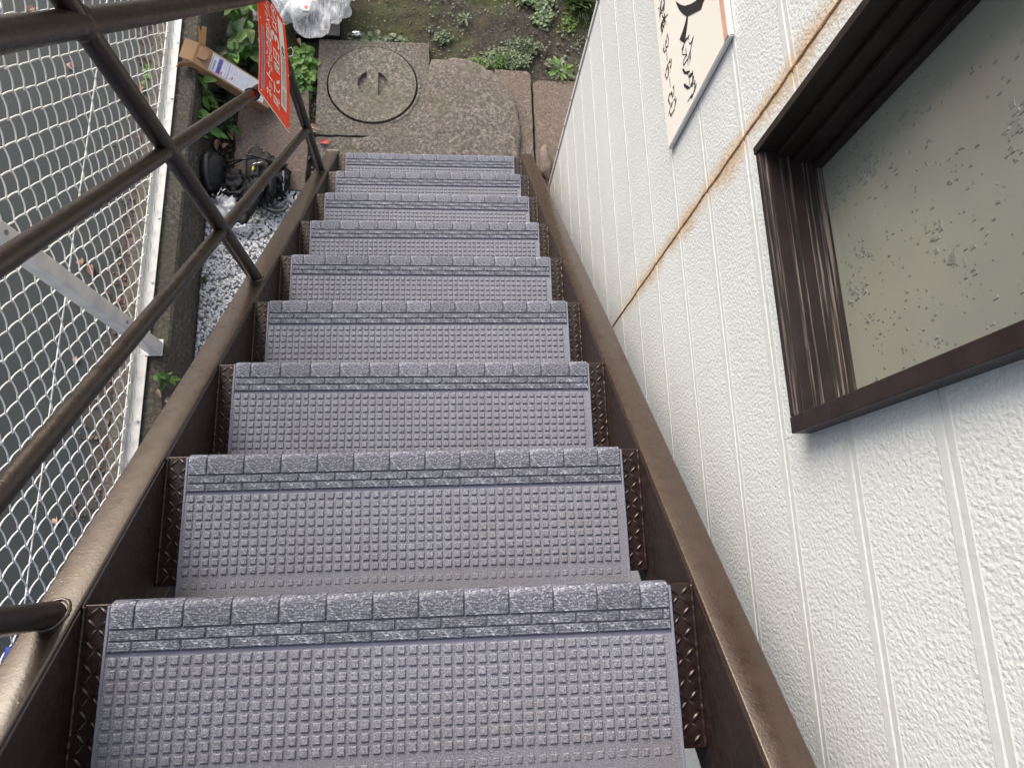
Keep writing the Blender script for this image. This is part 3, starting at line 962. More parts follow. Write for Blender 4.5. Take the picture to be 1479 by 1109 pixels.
# mats: prototype then copies
def make_mat():
    root = thing('stair_mat', '', 'stair mat', group='grey rubber stair mats with a brick pattern edge')
    b = MB()
    W2 = .350; TH = .006
    prof = [(-.226, -TH), (-.226, -.0015), (-.224, 0), (-.0618, 0), (-.0613, -.0010), (-.0572, -.0010), (-.0568, .0001), (-.006, .0001), (-.0022, -.0008), (.0012, -.0040), (.0030, -.010), (.0030, -.030), (.0008, -.030), (.0008, -TH)]
    k = len(prof)
    xs_ = (-W2, W2)
    b.add([(x, y, z) for x in xs_ for y, z in prof], [tuple(range(k)), tuple(range(2 * k - 1, k - 1, -1))] + [(i, (i + 1) % k, k + (i + 1) % k, k + i) for i in range(k)])
    b.mi = [0, 0] + [(1 if i in (3, 4) else 2 if 5 <= i <= 10 else 0) for i in range(k)]
    b.build('mat_sheet', ['mat_stud', 'mat_groove', 'mat_gap'], root)
    # small raised rim at both sides
    for s_ in (-1, 1):
        MB().box(s_ * W2 - (.0 if s_ > 0 else .0035), s_ * W2 + (.0035 if s_ > 0 else .0), -.226, -.002, -TH, .0012).build('side_rim', 'mat_edge', root, bevel=.0008)
    def brick(y0, y1, wdt, h, name):
        q = MB(); c_ = .0011
        z0 = .0
        if name == 'nose':
            pr = [(y0, z0), (y0 + .0008, h), (-.008, h), (-.0030, h - .0009), (.0012, h - .0048), (.0040, -.008), (.0042, -.019), (.0031, -.0195), (.0031, -.010), (.0010, -.0035), (-.0030, z0 - .001)]
            n_ = len(pr)
            L_ = []
            for x, ins in ((0, 1), (c_, 0), (wdt - c_, 0), (wdt, 1)):
                for y, z in pr:
                    L_.append((x, y, z - (.0010 * ins if z > z0 else 0)))
            fs = [tuple(range(n_)), tuple(range(4 * n_ - 1, 3 * n_ - 1, -1))]
            for a in range(3):
                fs += [(a * n_ + i, a * n_ + (i + 1) % n_, (a + 1) * n_ + (i + 1) % n_, (a + 1) * n_ + i) for i in range(n_)]
            q.add(L_, fs)
            return mesh(q, 'brick', 'mat_brick', smooth='angle')
        q.add([(0, y0, z0), (wdt, y0, z0), (wdt, y1, z0), (0, y1, z0), (c_, y0 + c_ * .7, h), (wdt - c_, y0 + c_ * .7, h), (wdt - c_, y1 - c_ * .7, h), (c_, y1 - c_ * .7, h)],
              [(4, 5, 6, 7), (0, 1, 5, 4), (1, 2, 6, 5), (2, 3, 7, 6), (3, 0, 4, 7)])
        return mesh(q, 'brick', 'mat_brick')
    PB = .0575
    for (y0, y1, h, off, nm) in ((-.0292, 0, .0030, -.3208, 'nose'), (-.0430, -.0312, .0024, -.3497, ''), (-.0558, -.0448, .0024, -.3208, '')):
        cache = {}
        x = off - PB
        while x < W2 - .002:
            xa, xb = max(x + .0009, -W2 + .001), min(x + PB - .0009, W2 - .001)
            if xb - xa > .006:
                key = round(xb - xa, 4)
                if key not in cache:
                    cache[key] = brick(y0, y1, xb - xa, h, nm)
                o = link('brick', cache[key], root); o.location = (xa, 0, 0)
            x += PB
    # square studs
    V = []; F = []; k = 0
    rr = random.Random(5)
    P_ = .01435; n_ = int((2 * W2 - .006) / P_)
    rows = [-.0675 - .0139 * j for j in range(9)] + [-.1995]
    for j, y in enumerate(rows):
        for i in range(n_):
            x = -W2 + .0085 + i * P_ + rr.uniform(-.0003, .0003)
            hs_, h = (.0049, .0026) if j < 9 else (.0042, .0012)
            hs2 = hs_ * .78
            yy = y + rr.uniform(-.0003, .0003)
            V += [(x + a * s_, yy + c_ * s_, z) for s_, z in ((hs_, -.0001), (hs_ * .93, h * .75), (hs2, h)) for a, c_ in ((-1, -1), (1, -1), (1, 1), (-1, 1))]
            F += [(k + 8, k + 9, k + 10, k + 11)]
            for lv in (0, 4):
                F += [(k + lv, k + lv + 1, k + lv + 5, k + lv + 4), (k + lv + 1, k + lv + 2, k + lv + 6, k + lv + 5), (k + lv + 2, k + lv + 3, k + lv + 7, k + lv + 6), (k + lv + 3, k + lv, k + lv + 4, k + lv + 7)]
            k += 12
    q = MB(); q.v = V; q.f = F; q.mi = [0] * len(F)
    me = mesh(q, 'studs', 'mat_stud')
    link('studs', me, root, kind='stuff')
    return root


def copy_thing(o):
    c_ = o.copy(); col.objects.link(c_)
    for ch in list(o.children):
        d = ch.copy(); col.objects.link(d); d.parent = c_
    return c_


proto = make_mat()
mat_labels = [
    'nearest and widest stair mat, on the topmost tread in view',
    'second stair mat down, on the tread just below the nearest one',
    'third stair mat down, between the second and fourth treads',
    'fourth stair mat down, level with the leafy weed on the kerb',
    'stair mat on the middle tread, fifth down from the nearest',
    'sixth stair mat down, beside the foot of the middle railing post',
    'third stair mat up from the ground, seventh from the nearest',
    'second stair mat up from the ground, beside the black bundle',
    'lowest stair mat, on the bottom tread next to the concrete pad']
for i in range(0, 10):
    o = proto if i == 0 else copy_thing(proto)
    if i == 9:        # the step above, just out of the frame
        o.location = (.001, -RUN, RISE); o['label'] = 'stair mat one step above the nearest one, at the very top'; continue
    o.location = ((.0, .001, -.001, .0005, -.0015, .0005, .001, -.001, .0)[i], i * RUN, -i * RISE)
    o['label'] = mat_labels[i]; o.rotation_euler[2] = R((.0, .12, -.2, .1, -.1, .25, -.15, .1, 0)[i])

# railing
XR = -.41
offs = [(.263, .0130), (.556, .0130), (.846, .0185), (1.14, .0185)]
Y1 = 1.487
for y in (-.757, -.009, .733, Y1):
    zb = -SL * y + .003
    ztop = -SL * y + 1.14
    MB().tube([(XR, y, zb), (XR, y, ztop)], .016, 20).build('post', 'tube_paint', stair, smooth='angle')
    # weld collar
    q = MB(); ring = []
    for a in range(25):
        th = 2 * PI * a / 24
        dz = -SL * .017 * math.sin(th)
        ring.append((XR + .0165 * math.cos(th), y + .0165 * math.sin(th), zb + dz + .001))
    q.tube(ring, [.0028 + .0012 * noise.noise(Vector((i * .9, y, 0))) for i in range(25)], 6, caps=False)
    q.build('weld_bead', 'stringer_paint', stair, smooth=True)
for k, (of, rr) in enumerate(offs):
    nm = 'handrail' if k == 3 else 'railing_bar'
    MB().tube([(XR, -1.3, SL * 1.3 + of), (XR, Y1 + (.0 if k < 3 else .03), -SL * (Y1 + (.0 if k < 3 else .03)) + of)], rr, 24).build(nm, 'tube_paint', stair, smooth='angle')
    for y in (-.009, .733, Y1):
        z = -SL * y + of
        vs, fs = blob(XR, y, z, max(rr, .016) * 1.06, rr + .006, rr * 1.25, .1, 4, 3, k + y)
        MB().add(vs, fs).build('weld_bead', 'tube_paint', stair, smooth=True)

# ================================================================== FENCE
XM = -1.072
fence = thing('chain_link_fence', 'white chain link fence on a low kerb beside the stairs', 'fence', (XM, 0, KZ))
FO = (XM, 0, KZ)
FT = -.42
# bottom angle rail
q = MB(); q.box(-1.092, -1.046, -1.9, 5.0, KZ + .010, KZ + .014); q.box(-1.092, -1.088, -1.9, 5.0, KZ + .0143, KZ + .045)
q.build('bottom_rail', 'white_coat', fence, FO, bevel=.001)
q = MB(); q.tube([(-1.075, -1.9, FT), (-1.075, 5, FT)], .017, 16); q.build('top_rail', 'white_coat', fence, FO, smooth='angle')
hb = MB(); hb.tube([(0, 0, 0), (0, 0, .004)], .005, 6); hbm = mesh(hb, 'bolt', 'bolt_metal')
for y in np.arange(-.1, 2.6, .27):
    o = link('bolt', hbm, fence); o.location = (-1.055 - XM, y + .12, .014)
for y in (-1.16, .84, 2.84):
    q = MB(); q.box(-1.045, -.997, y - .025, y + .025, KZ + .002, FT + .02)
    po = q.build('fence_post', 'post_metal', fence, FO, bevel=.006, seg=3, smooth='angle')
    q = MB(); q.box(-1.0555, -.992, y - .032, y + .032, KZ + .0145, KZ + .018); q.build('base_plate', 'post_metal', po, FO, bevel=.001)
    q = MB(); q.tube([(-1.001, y, KZ + .30), (-.994, y, KZ + .30)], .007, 6); q.build('bolt', 'bolt_metal', po, FO)
    q = MB(); q.tube([(-1.001, y, KZ + .95), (-.994, y, KZ + .95)], .007, 6); q.build('bolt', 'bolt_metal', po, FO)
for z in (-1.12, -.66):
    q = MB(); pts = [(XM - .002, y, z + .004 * math.sin(y * 2.1) + .0015 * math.sin(y * 13)) for y in np.arange(-1.9, 5, .1)]
    q.tube(pts, .0021, 6); q.build('tension_wire', 'mesh_wire', fence, FO, smooth=True)
# zigzag wires
D = .0415; zt, zb_ = FT + .012, KZ + .022
wires = []
for v in range(4):
    pts = []; n_ = int((zt - zb_) / D) - 1; per = 12
    for i in range(n_ * per + 1):
        u = i / per; ph = u % 2
        y = (ph if ph <= 1 else 2 - ph) * 2 - 1
        s_ = math.copysign(abs(y) ** 1.0, y)
        # soften the corners, front leg / back leg
        yy = D * (.5 * 1.06) * s_ * (1 + .05 * (1 - s_ * s_)) * 1.06
        xx = .0052 * math.sin(PI * u) * (1 if True else 0)
        z = zb_ + u * D
        yy += .0016 * noise.noise(Vector((u * .7, v * 4, 0))); xx += .0012 * noise.noise(Vector((u * .6, v * 3, 8)))
        pts.append((xx, yy + D * .5, z - KZ))
    q = MB(); q.tube(pts, .0022, 6); wires.append(mesh(q, 'mesh_wire', 'mesh_wire', smooth=True))
y = -1.85; k = 0
PH = .010
while y < 4.9:
    o = link('mesh_wire', wires[k % 4], fence); o.location = (.0012 * math.sin(k * 2.3), y + PH + .0022 * math.sin(k * 1.7) + .0012 * math.sin(k * 5.1), D * (k % 2))   # every other wire one pitch up, so the bends hook
    y += D
    k += 1
# ================================================================== BLUE TARP
q = MB(); rows = []
for i, x in enumerate(np.linspace(-1.045, -.46, 24)):
    row = []
    for y in np.linspace(-.9, -.105, 30):
        e = min(1, min(x + 1.045, -.46 - x) / .03, (-.105 - y) / .03)
        z = -.96 + .03 * noise.noise(Vector((x * 6, y * 6, 0))) if e > .2 else G
        row.append((x + .01 * noise.noise(Vector((y * 8, x, 0))), y, z if e > .2 else G + .01))
    rows.append(row)
q.grid(rows); tag(q.build('tarp', 'blue_tarp', smooth=True), 'bright blue tarp over a pile beneath the stairs', 'tarp')

# ================================================================== RED SIGN
A = Vector((-.385, 1.152, -.560)); B = Vector((-.351, 1.155, -.733)); Cc = Vector((-.377, 1.464, -.733))
Lv = (Cc - B); Sv = (B - A)
Lx = Lv.normalized(); Uy = -(Sv - Lx * Sv.dot(Lx)).normalized(); Nn = Lx.cross(Uy)
LL, HH = .345, Sv.length
red = thing('hanging_sign', 'red plastic sign with white lettering tied to the stair railing', 'sign', B)


def sp_(u, v, n_=0):
    """point on the sign: u metres along, v metres up, n_ metres off the face; the sheet bows a little"""
    bow = .006 * math.sin(PI * min(max(u / LL, 0), 1))
    return B + Lx * u + Uy * v + Nn * (n_ + bow)


def sheet(b, u0, u1, v0, v1, off, nu=12):
    rows = [[sp_(u0 + (u1 - u0) * i / nu, v, off) for v in (v0, v1)] for i in range(nu + 1)]
    b.grid(rows)


q = MB(); nu = 16
F1 = [[sp_(LL * i / nu, v, o_) for v, o_ in ((0, 0), (HH, 0), (HH, -.0016), (0, -.0016), (0, 0))] for i in range(nu + 1)]
q.grid(F1); q.build('sign_sheet', 'sign_red', red, B)
q = MB(); sheet(q, 0, LL, HH, HH + .0014, -.0008); q.build('sign_edge', 'sign_white', red, B)
q = MB(); q.grid([[sp_(-.0012, v, o_) for o_ in (-.0016, 0.0004)] for v in (0, HH)]); q.grid([[sp_(-.0012, v, .0003), sp_(.0008, v, .0003)] for v in (0, HH)]); q.build('sign_edge', 'sign_white', red, B)
q = MB(); sheet(q, .045, .325, .022, .054, .0006); q.build('white_band', 'sign_white', red, B)
q = MB(); sheet(q, .018, .20, HH - .026, HH - .010, .0006); q.build('lilac_band', 'sign_lilac', red, B)


def text_mesh(s):
    c_ = bpy.data.curves.new('t', 'FONT'); c_.body = s; c_.resolution_u = 2; c_.offset = .012
    o = bpy.data.objects.new('t', c_); col.objects.link(o)
    bpy.context.view_layer.update()
    me = bpy.data.meshes.new_from_object(o.evaluated_get(bpy.context.evaluated_depsgraph_get()))
    bpy.data.objects.remove(o, do_unlink=True); bpy.data.curves.remove(c_)
    vs = np.array([v.co[:2] for v in me.vertices]); fs = [tuple(p.vertices) for p in me.polygons]
    bpy.data.meshes.remove(me)
    vs -= vs.min(0); vs /= vs[:, 1].max()
    return vs, fs


def put_text(s, u0, u1, v0, v1, mat, off=.0011):
    """each character its own part"""
    du = (u1 - u0) / len(s)
    for i, ch in enumerate(s):
        vs, fs = text_mesh(ch); wx = max(vs[:, 0].max(), .3); k = MB()
        small = ch in 'ッ、'
        hh = (v1 - v0) * (.6 if small else 1); ww = du * (.62 if small else .9)
        k.add([sp_(u0 + du * i + ww * x / wx, v0 + hh * y, off) for x, y in vs], fs)
        k.build('letter', mat, red, B)


put_text('ネットからの契約メリット', .022, .34, .108, .141, 'sign_white')
put_text('見て、後日', .020, .19, .064, .100, 'sign_white')
put_text('3', .205, .245, .060, .108, 'sign_white')
put_text('以内', .252, .335, .064, .098, 'sign_white')
rs = random.Random(8)
q = MB()
for u0, u1, v0, v1 in ((.052, .10, .030, .034), (.052, .10, .037, .042), (.055, .098, .046, .049)):
    u = u0
    while u < u1:
        l_ = rs.uniform(.002, .005); q.grid([[sp_(u, v, .0012) for v in (v0, v1)], [sp_(u + l_, v, .0012) for v in (v0, v1)]]); u += l_ + .0015
q.build('small_print', 'print_teal', red, B)
q = MB()
for v0, v1 in ((.028, .032), (.036, .040), (.044, .047)):
    u = .11
    while u < .205:
        l_ = rs.uniform(.002, .006); q.grid([[sp_(u, v, .0012) for v in (v0, v1)], [sp_(u + l_, v, .0012) for v in (v0, v1)]]); u += l_ + .0018
for u in np.arange(.03, .19, .0075):
    q.grid([[sp_(u, v, .0012) for v in (HH - .021, HH - .015)], [sp_(u + .004, v, .0012) for v in (HH - .021, HH - .015)]])
q.build('small_print', 'print_dim', red, B)
q = MB(); q.grid([[sp_(.212, .028, .0012), sp_(.212, .044, .0012)], [sp_(.237, .028, .0012), sp_(.237, .044, .0012)]]); q.build('logo_block', 'print_black', red, B)
q = MB(); q.grid([[sp_(.218, .033, .0015), sp_(.218, .039, .0015)], [sp_(.231, .033, .0015), sp_(.231, .039, .0015)]]); q.build('logo_block', 'sign_white', red, B)
for u, v in ((.008, .008), (.008, HH - .01), (.17, .007), (.215, HH - .006), (LL - .01, .01)):
    q = MB(); q.tube([sp_(u, v, .0005), sp_(u, v, .0018)], .0022, 8); q.build('eyelet', 'sign_white', red, B)
q = MB()
c0 = Vector((XR, 1.165, -SL * 1.165 + .556))
ring = [c0 + Vector((.0165 * math.cos(a), .004 * math.sin(a), .0165 * math.sin(a))) for a in np.linspace(0, 2 * PI, 20)]
q.tube(ring, .0022, 6, caps=False); q.tube([c0 + Vector((.016, 0, 0)), A + Vector((0, .006, -.008))], .0018, 6)
q.build('cable_tie', 'black_plastic', red, B, smooth=True)
q = MB(); c1 = sp_(.262, -.002)
q.tube([c1 + Vector((.0, .001, .0)), c1 + Vector((.010, .008, 0)), c1 + Vector((.014, .0, -.006)), c1 + Vector((.012, -.012, -.010)), c1 + Vector((.002, -.016, -.008))], .0012, 6)
q.build('wire_loop', 'white_coat', red, B, smooth=True)

# ================================================================== CARDBOARD CARTON
O = Vector((-.753, 2.018, G + .002)); a_ = Vector((-1.01, 2.072, KZ + .003)) - O
La = a_.length; a_ = a_.normalized(); wv_ = Vector((.191, .982, 0)); wv_ = (wv_ - a_ * wv_.dot(a_)).normalized(); hv = wv_.cross(a_)
if hv.z < 0:
    hv = -hv
CW, CH = .100, .048
box = thing('cardboard_box', 'long brown cardboard carton with torn open end and white printed label', 'cardboard box', O)


def cp(u, v, h=0):
    return O + a_ * u + wv_ * v + hv * h


def sheetbox(c0, e1, e2, e3):
    return MB().obox(c0, e1, e2, e3)


TK = .003
sheetbox(cp(0, 0, 0), a_ * La, wv_ * CW, hv * TK).build('bottom_panel', 'cardboard', box, O)
sheetbox(cp(0, 0, CH), a_ * La, wv_ * CW, hv * TK).build('top_panel', 'cardboard', box, O, bevel=.001)
sheetbox(cp(0, .0004, TK), a_ * La, wv_ * TK, hv * (CH - TK)).build('side_panel', 'cardboard', box, O)
sheetbox(cp(0, CW - TK, TK), a_ * La, wv_ * TK, hv * (CH - TK)).build('side_panel', 'cardboard', box, O)
sheetbox(cp(.0005, TK, TK), a_ * TK, wv_ * (CW - 2 * TK), hv * (CH - TK)).build('end_panel', 'cardboard', box, O)
fd = (a_ * .8 - hv * .35).normalized()
sheetbox(cp(La + .0005, .004, CH), fd * .05, wv_ * (CW - .008), fd.cross(wv_).normalized() * TK).build('end_flap', 'cardboard', box, O)
fd2 = (a_ * .7 - wv_ * .5 - hv * .2).normalized()
sheetbox(cp(La + .0005, 0, TK), fd2 * .045, hv * (CH - 2 * TK), fd2.cross(hv).normalized() * TK).build('end_flap', 'cardboard', box, O)
fd3 = (a_ * .25 + wv_ * .6 + hv * .8).normalized()
MB().prism([cp(La - .03, CW, CH), cp(La - .03, CW, CH) + fd3 * .075 + a_ * .012, cp(La - .03, CW, CH) + fd3 * .07 + a_ * .028, cp(La - .03, CW, CH) + fd3 * .04 + a_ * .025, cp(La - .03, CW, CH) + fd3 * .06 + a_ * .042, cp(La - .005, CW, CH)], hv.cross(fd3).normalized() * TK).build('torn_flap', 'cardboard_torn', box, O)
# tuck flap folded back over the top, standing a little off it
q = MB(); e0 = CH + TK + .0006
q.prism([cp(La - .012, CW * .30, e0), cp(La - .012, CW * .86, e0), cp(La - .030, CW * .90, e0 + .006), cp(La - .048, CW * .74, e0 + .011), cp(La - .052, CW * .48, e0 + .011), cp(La - .040, CW * .30, e0 + .008)], hv * .0022)
q.build('tuck_flap', 'cardboard', box, O, bevel=.0006)
# label: u runs from the open end
def lp(u, v, n_=0):
    return cp(La - .066 - u, .008 + v, CH + TK + n_)


def lrect(b, u0, u1, v0, v1, n_):
    b.grid([[lp(u0, v, n_) for v in (v0, v1)], [lp(u1, v, n_) for v in (v0, v1)]])


lab = MB(); lab.prism([lp(0, 0), lp(.245, 0), lp(.245, .085), lp(0, .085)], hv * .0006)
lab = lab.build('paper_label', 'label_paper', box, O)
q = MB()
for u0, u1, v0, v1 in ((.004, .0055, .004, .081), (.076, .0775, .004, .081), (.0056, .0759, .004, .0055), (.0056, .0759, .0795, .081)):
    lrect(q, u0, u1, v0, v1, .0009)
q.build('label_border', 'print_navy', lab, O)
q = MB(); lrect(q, .028, .046, .004, .078, .0009); q.build('label_band', 'print_violet', lab, O)
q = MB(); lrect(q, .048, .054, .01, .024, .0009)
for i in range(7):
    u, v = .088 + rs.uniform(0, .02), .014 + rs.uniform(0, .025); lrect(q, u, u + .004, v, v + .003, .0009)
q.build('label_print', 'print_red', lab, O)
q = MB()
for i in range(10):
    v = .012 + i * .0062; lrect(q, .034, .041, v, v + rs.uniform(.002, .0045), .0012)
for i in range(8):
    v = .012 + i * .006; lrect(q, .012, .019, v, v + .003, .0009)
q.build('label_print', 'print_black', lab, O)
q = MB()
for i in range(26):
    u = .058 + i * .007
    v = .008
    if .074 < u < .08:
        continue
    while v < .074:
        l_ = rs.uniform(.003, .012)
        if rs.random() < .75:
            lrect(q, u, u + .0016, v, min(v + l_, .077), .0009)
        v += l_ + .002
q.build('label_print', 'print_grey', lab, O)

# ================================================================== BLACK STRAP BUNDLE
bd = thing('strap_bundle', 'black tangle of straps pouches and buckles lying on white gravel', 'straps', (-.80, 1.70, G)); BO = (-.80, 1.70, G)


def gp(px, py, z=G + .03):
    p = at(px, py, 2, z); return p


p = gp(309, 252)
vs, fs = blob(p.x, p.y, G + .05, .052, .088, .055, .22, 2.0, 3, 1); MB().add(vs, fs).build('pouch', 'black_strap', bd, BO, smooth=True)
q = MB(); q.tube([p + Vector((-.01, .09, .03)), p + Vector((-.012, .04, .075)), p + Vector((-.008, -.03, .078)), p + Vector((.0, -.09, .03))], .012, 8); q.build('strap', 'grey_plastic', bd, BO, smooth=True)
# tongue shaped pad
p = gp(371, 226, G + .05); q = MB(); rows = []
for i in range(15):
    t_ = i / 14
    wdt = .042 * math.sqrt(max(0.0, 1 - (max(0, t_ - .45) / .55) ** 2)) + .002
    rows.append([(p.x + (j / 6 - .5) * 2 * wdt + (t_ - .5) * -.01, p.y - .11 + t_ * .165, G + .065 - .02 * t_ + .012 * (1 - ((j / 6 - .5) * 2) ** 2)) for j in range(7)])
q.grid(rows); pad = q.build('back_pad', 'black_strap', bd, BO, smooth=True)
md = pad.modifiers.new('thick', 'SOLIDIFY'); md.thickness = .012; md.offset = -1
for px, py in ((366, 212), (381, 219), (378, 214)):
    e = gp(px, py, G + .072); MB().tube([e, e + Vector((0, 0, .004))], .004, 8).build('rivet', 'grey_plastic', bd, BO)
for (px, py, rx, ry, rz, s_) in ((388, 250, .075, .075, .05, 3), (372, 268, .05, .09, .045, 5), (338, 262, .055, .055, .03, 6), (401, 262, .045, .06, .045, 7), (352, 281, .05, .04, .025, 9)):
    e = gp(px, py); vs, fs = blob(e.x, e.y, G + rz * .7, rx, ry, rz, .55, 3.2, 4, s_)
    MB().add(vs, fs).build('padding', 'black_strap', bd, BO, smooth=True)


def gtube(pts, r, name, mat, n=8):
    P3 = [gp(a, c_, G + z) for a, c_, z in pts]
    q2 = [];
    for i in range(len(P3) - 1):
        p0, p1, p2, p3 = P3[max(i - 1, 0)], P3[i], P3[i + 1], P3[min(i + 2, len(P3) - 1)]
        for j in range(7):
            t_ = j / 7
            q2.append(.5 * ((2 * p1) + (p2 - p0) * t_ + (2 * p0 - 5 * p1 + 4 * p2 - p3) * t_ ** 2 + (3 * p1 - 3 * p2 + p0 - p3) * t_ ** 3))
    q2.append(P3[-1])
    MB().tube(q2, r, n).build(name, mat, bd, BO, smooth=True)


gtube([(323, 250, .03), (334, 238, .08), (352, 230, .10), (372, 228, .11), (390, 232, .10), (408, 244, .07)], .0042, 'hoop', 'black_plastic')
gtube([(322, 252, .04), (321, 266, .05), (330, 277, .05), (346, 279, .05), (356, 270, .05), (359, 256, .06), (368, 242, .08)], .0030, 'strap', 'black_plastic')
gtube([(378, 262, .09), (372, 284, .07), (362, 304, .05), (349, 322, .02), (344, 330, .01)], .017, 'strap', 'black_strap', 10)
gtube([(384, 255, .09), (394, 272, .09), (388, 292, .05)], .015, 'strap', 'black_strap', 10)
gtube([(380, 285, .04), (384, 298, .03), (396, 306, .02), (412, 304, .02)], .012, 'strap', 'grey_plastic', 10)
gtube([(326, 273, .06), (313, 284, .06), (316, 292, .05)], .0025, 'buckle', 'chrome')
gtube([(408, 252, .08), (410, 264, .06), (409, 276, .04)], .003, 'buckle', 'chrome')
gtube([(383, 268, .11), (379, 276, .10)], .0025, 'buckle', 'chrome')
gtube([(365, 237, .13), (380, 234, .13)], .002, 'buckle', 'chrome')
gtube([(366, 241, .125), (365, 247, .125)], .005, 'tag', 'yellow_tag')
p = gp(402, 300, G + .03); q = MB(); rows = []
for i in range(9):
    a = R(200) + R(150) * i / 8
    rows.append([(p.x + r_ * math.cos(a), p.y + r_ * .6 * math.sin(a), G + .03 + .015 * (r_ / .05)) for r_ in (.02, .035, .05)])
q.grid(rows); vz = q.build('curved_plate', 'grey_plastic', bd, BO, smooth=True); md = vz.modifiers.new('thick', 'SOLIDIFY'); md.thickness = .005

p = at(328, 300, 2, G + .02)
vs, fs = blob(p.x, p.y, G + .015, .055, .06, .03, .5, 3, 4, 12)
q = MB().add(vs, fs)
p = at(346, 326, 2, G + .02); vs, fs = blob(p.x, p.y, G + .012, .05, .025, .022, .5, 3, 4, 15); q.add(vs, fs)
tag(q.build('plastic_bag', 'white_plastic', smooth=True), 'small crumpled white plastic bag on gravel below the black straps', 'plastic bag')

# ================================================================== CLEAR BAG, CRATE, CARTON
p0 = at(430, 62, 2, G); p1 = at(488, 56, 2, G)
cr = thing('crate', 'black plastic tray beneath the clear plastic bag', 'tray', ((p0.x + p1.x) / 2, p0.y + .1, G))
CO = cr.location
cx0, cx1, cy0, cy1 = -.63, -.425, 2.425, 2.70
MB().box(cx0, cx1, cy0, cy1, G - .02, G - .014).build('tray_floor', 'black_plastic', cr, CO)
for bx in ((cx0, cx1, cy0, cy0 + .006), (cx0, cx1, cy1 - .006, cy1), (cx0, cx0 + .006, cy0 + .0061, cy1 - .0061), (cx1 - .006, cx1, cy0 + .0061, cy1 - .0061)):
    MB().box(*bx, G - .0139, G + .022).build('tray_side', 'black_plastic', cr, CO, bevel=.001)
bag = thing('clear_bag', 'clear plastic bag of rubbish slumped over the black tray', 'plastic bag', (-.56, 2.58, G + .05)); BG = bag.location


def bagmesh(cx_, cy_, cz_, rx, ry, rz, seed):
    bm = bmesh.new(); bmesh.ops.create_icosphere(bm, subdivisions=5, radius=1); vs = []
    for v in bm.verts:
        c_ = v.co; n1 = noise.noise(c_ * 1.9 + Vector((seed, 0, 0))); rr_ = max(.2, math.hypot(c_.x, c_.y)); fo = 1 - abs(noise.noise(Vector((c_.x / rr_ * 3.2, c_.y / rr_ * 3.2, seed)))) * 2.2; n2 = abs(noise.noise(c_ * 4.5 + Vector((0, seed, 0)))); n3 = abs(noise.noise(c_ * 11 + Vector((0, 0, seed))))
        s_ = 1 + .3 * n1 + .13 * fo * rr_ - .05 * n2
        vs.append((cx_ + c_.x * rx * s_, cy_ + c_.y * ry * s_, max(cz_ + c_.z * rz * s_, G + .0)))
    fs = [tuple(x.index for x in f.verts) for f in bm.faces]; bm.free()
    return vs, fs


q = MB()
q.add(*bagmesh(-.55, 2.565, G + .075, .165, .16, .06, 3)); q.add(*bagmesh(-.72, 2.57, G + .05, .13, .10, .04, 7)); q.add(*bagmesh(-.41, 2.68, G + .08, .085, .10, .05, 9))
q.build('bag_film', 'clear_bag', bag, BG, smooth=True)
pc = at(445, 22, 2, G + .12)
tub = thing('food_carton', 'small white carton with a red dot inside the clear bag', 'carton', pc)
MB().box(pc.x - .016, pc.x + .016, pc.y - .018, pc.y + .018, pc.z + .03, pc.z + .045).build('carton', 'white_plastic', tub, pc, bevel=.003)
MB().tube([(pc.x, pc.y, pc.z + .0452), (pc.x, pc.y, pc.z + .0460)], .0095, 16).build('red_dot', 'print_red', tub, pc)
vs, fs = blob(-.43, 2.645, G + .07, .04, .035, .03, .4, 3, 3, 2)
tag(MB().add(vs, fs).build('crumpled_paper', 'label_paper', smooth=True), 'crumpled pale paper in the right end of the clear bag', 'paper')
p = at(437, 12, 2, G + .06); vs, fs = blob(p.x - .04, p.y + .02, G + .05, .09, .06, .035, .5, 3, 3, 6)
tag(MB().add(vs, fs).build('food_wrapper', 'white_plastic', smooth=True), 'crumpled white wrapper filling the clear bag', 'wrapper')
p = at(515, 51, 2, G)
vs, fs = blob(p.x, p.y, G + .008, .022, .014, .010, .7, 3, 3, 8)
tag(MB().add(vs, fs).build('foil_scrap', 'chrome', smooth=True), 'shiny foil scrap at the top edge of the lid slab', 'litter')

# ================================================================== PLANTS
def leafmesh(name, mat, L=1.0, W=.5, fold=.18, droop=.25, shape='ovate', wav=.03, n=8):
    q = MB(); rows = []
    for i in range(n + 1):
        t_ = i / n
        if shape == 'ovate':
            w_ = W * (math.sin(PI * t_ ** .72)) ** .85 * .5 if 0 < t_ < 1 else .006
        elif shape == 'round':
            w_ = W * math.sqrt(max(0, 1 - (2 * t_ - 1) ** 2)) * .5 + .004
        elif shape == 'blade':
            w_ = W * .5 * (1 - t_) ** .6 + .003
        else:  # lobed
            w_ = W * .5 * (.15 + .85 * t_ ** .7) * (1 - .9 * max(0, t_ - .75) / .25) * (1 + .35 * math.sin(t_ * 22)) + .004
        z = -droop * t_ * t_ * L + .04 * math.sin(t_ * 5)
        rows.append([(s_ * w_, t_ * L, z + fold * abs(s_) * w_ * 2 + wav * math.sin(t_ * 9 + s_ * 2)) for s_ in (-1, -.5, 0, .5, 1)])
    q.grid(rows); return mesh(q, name, mat, smooth=True)


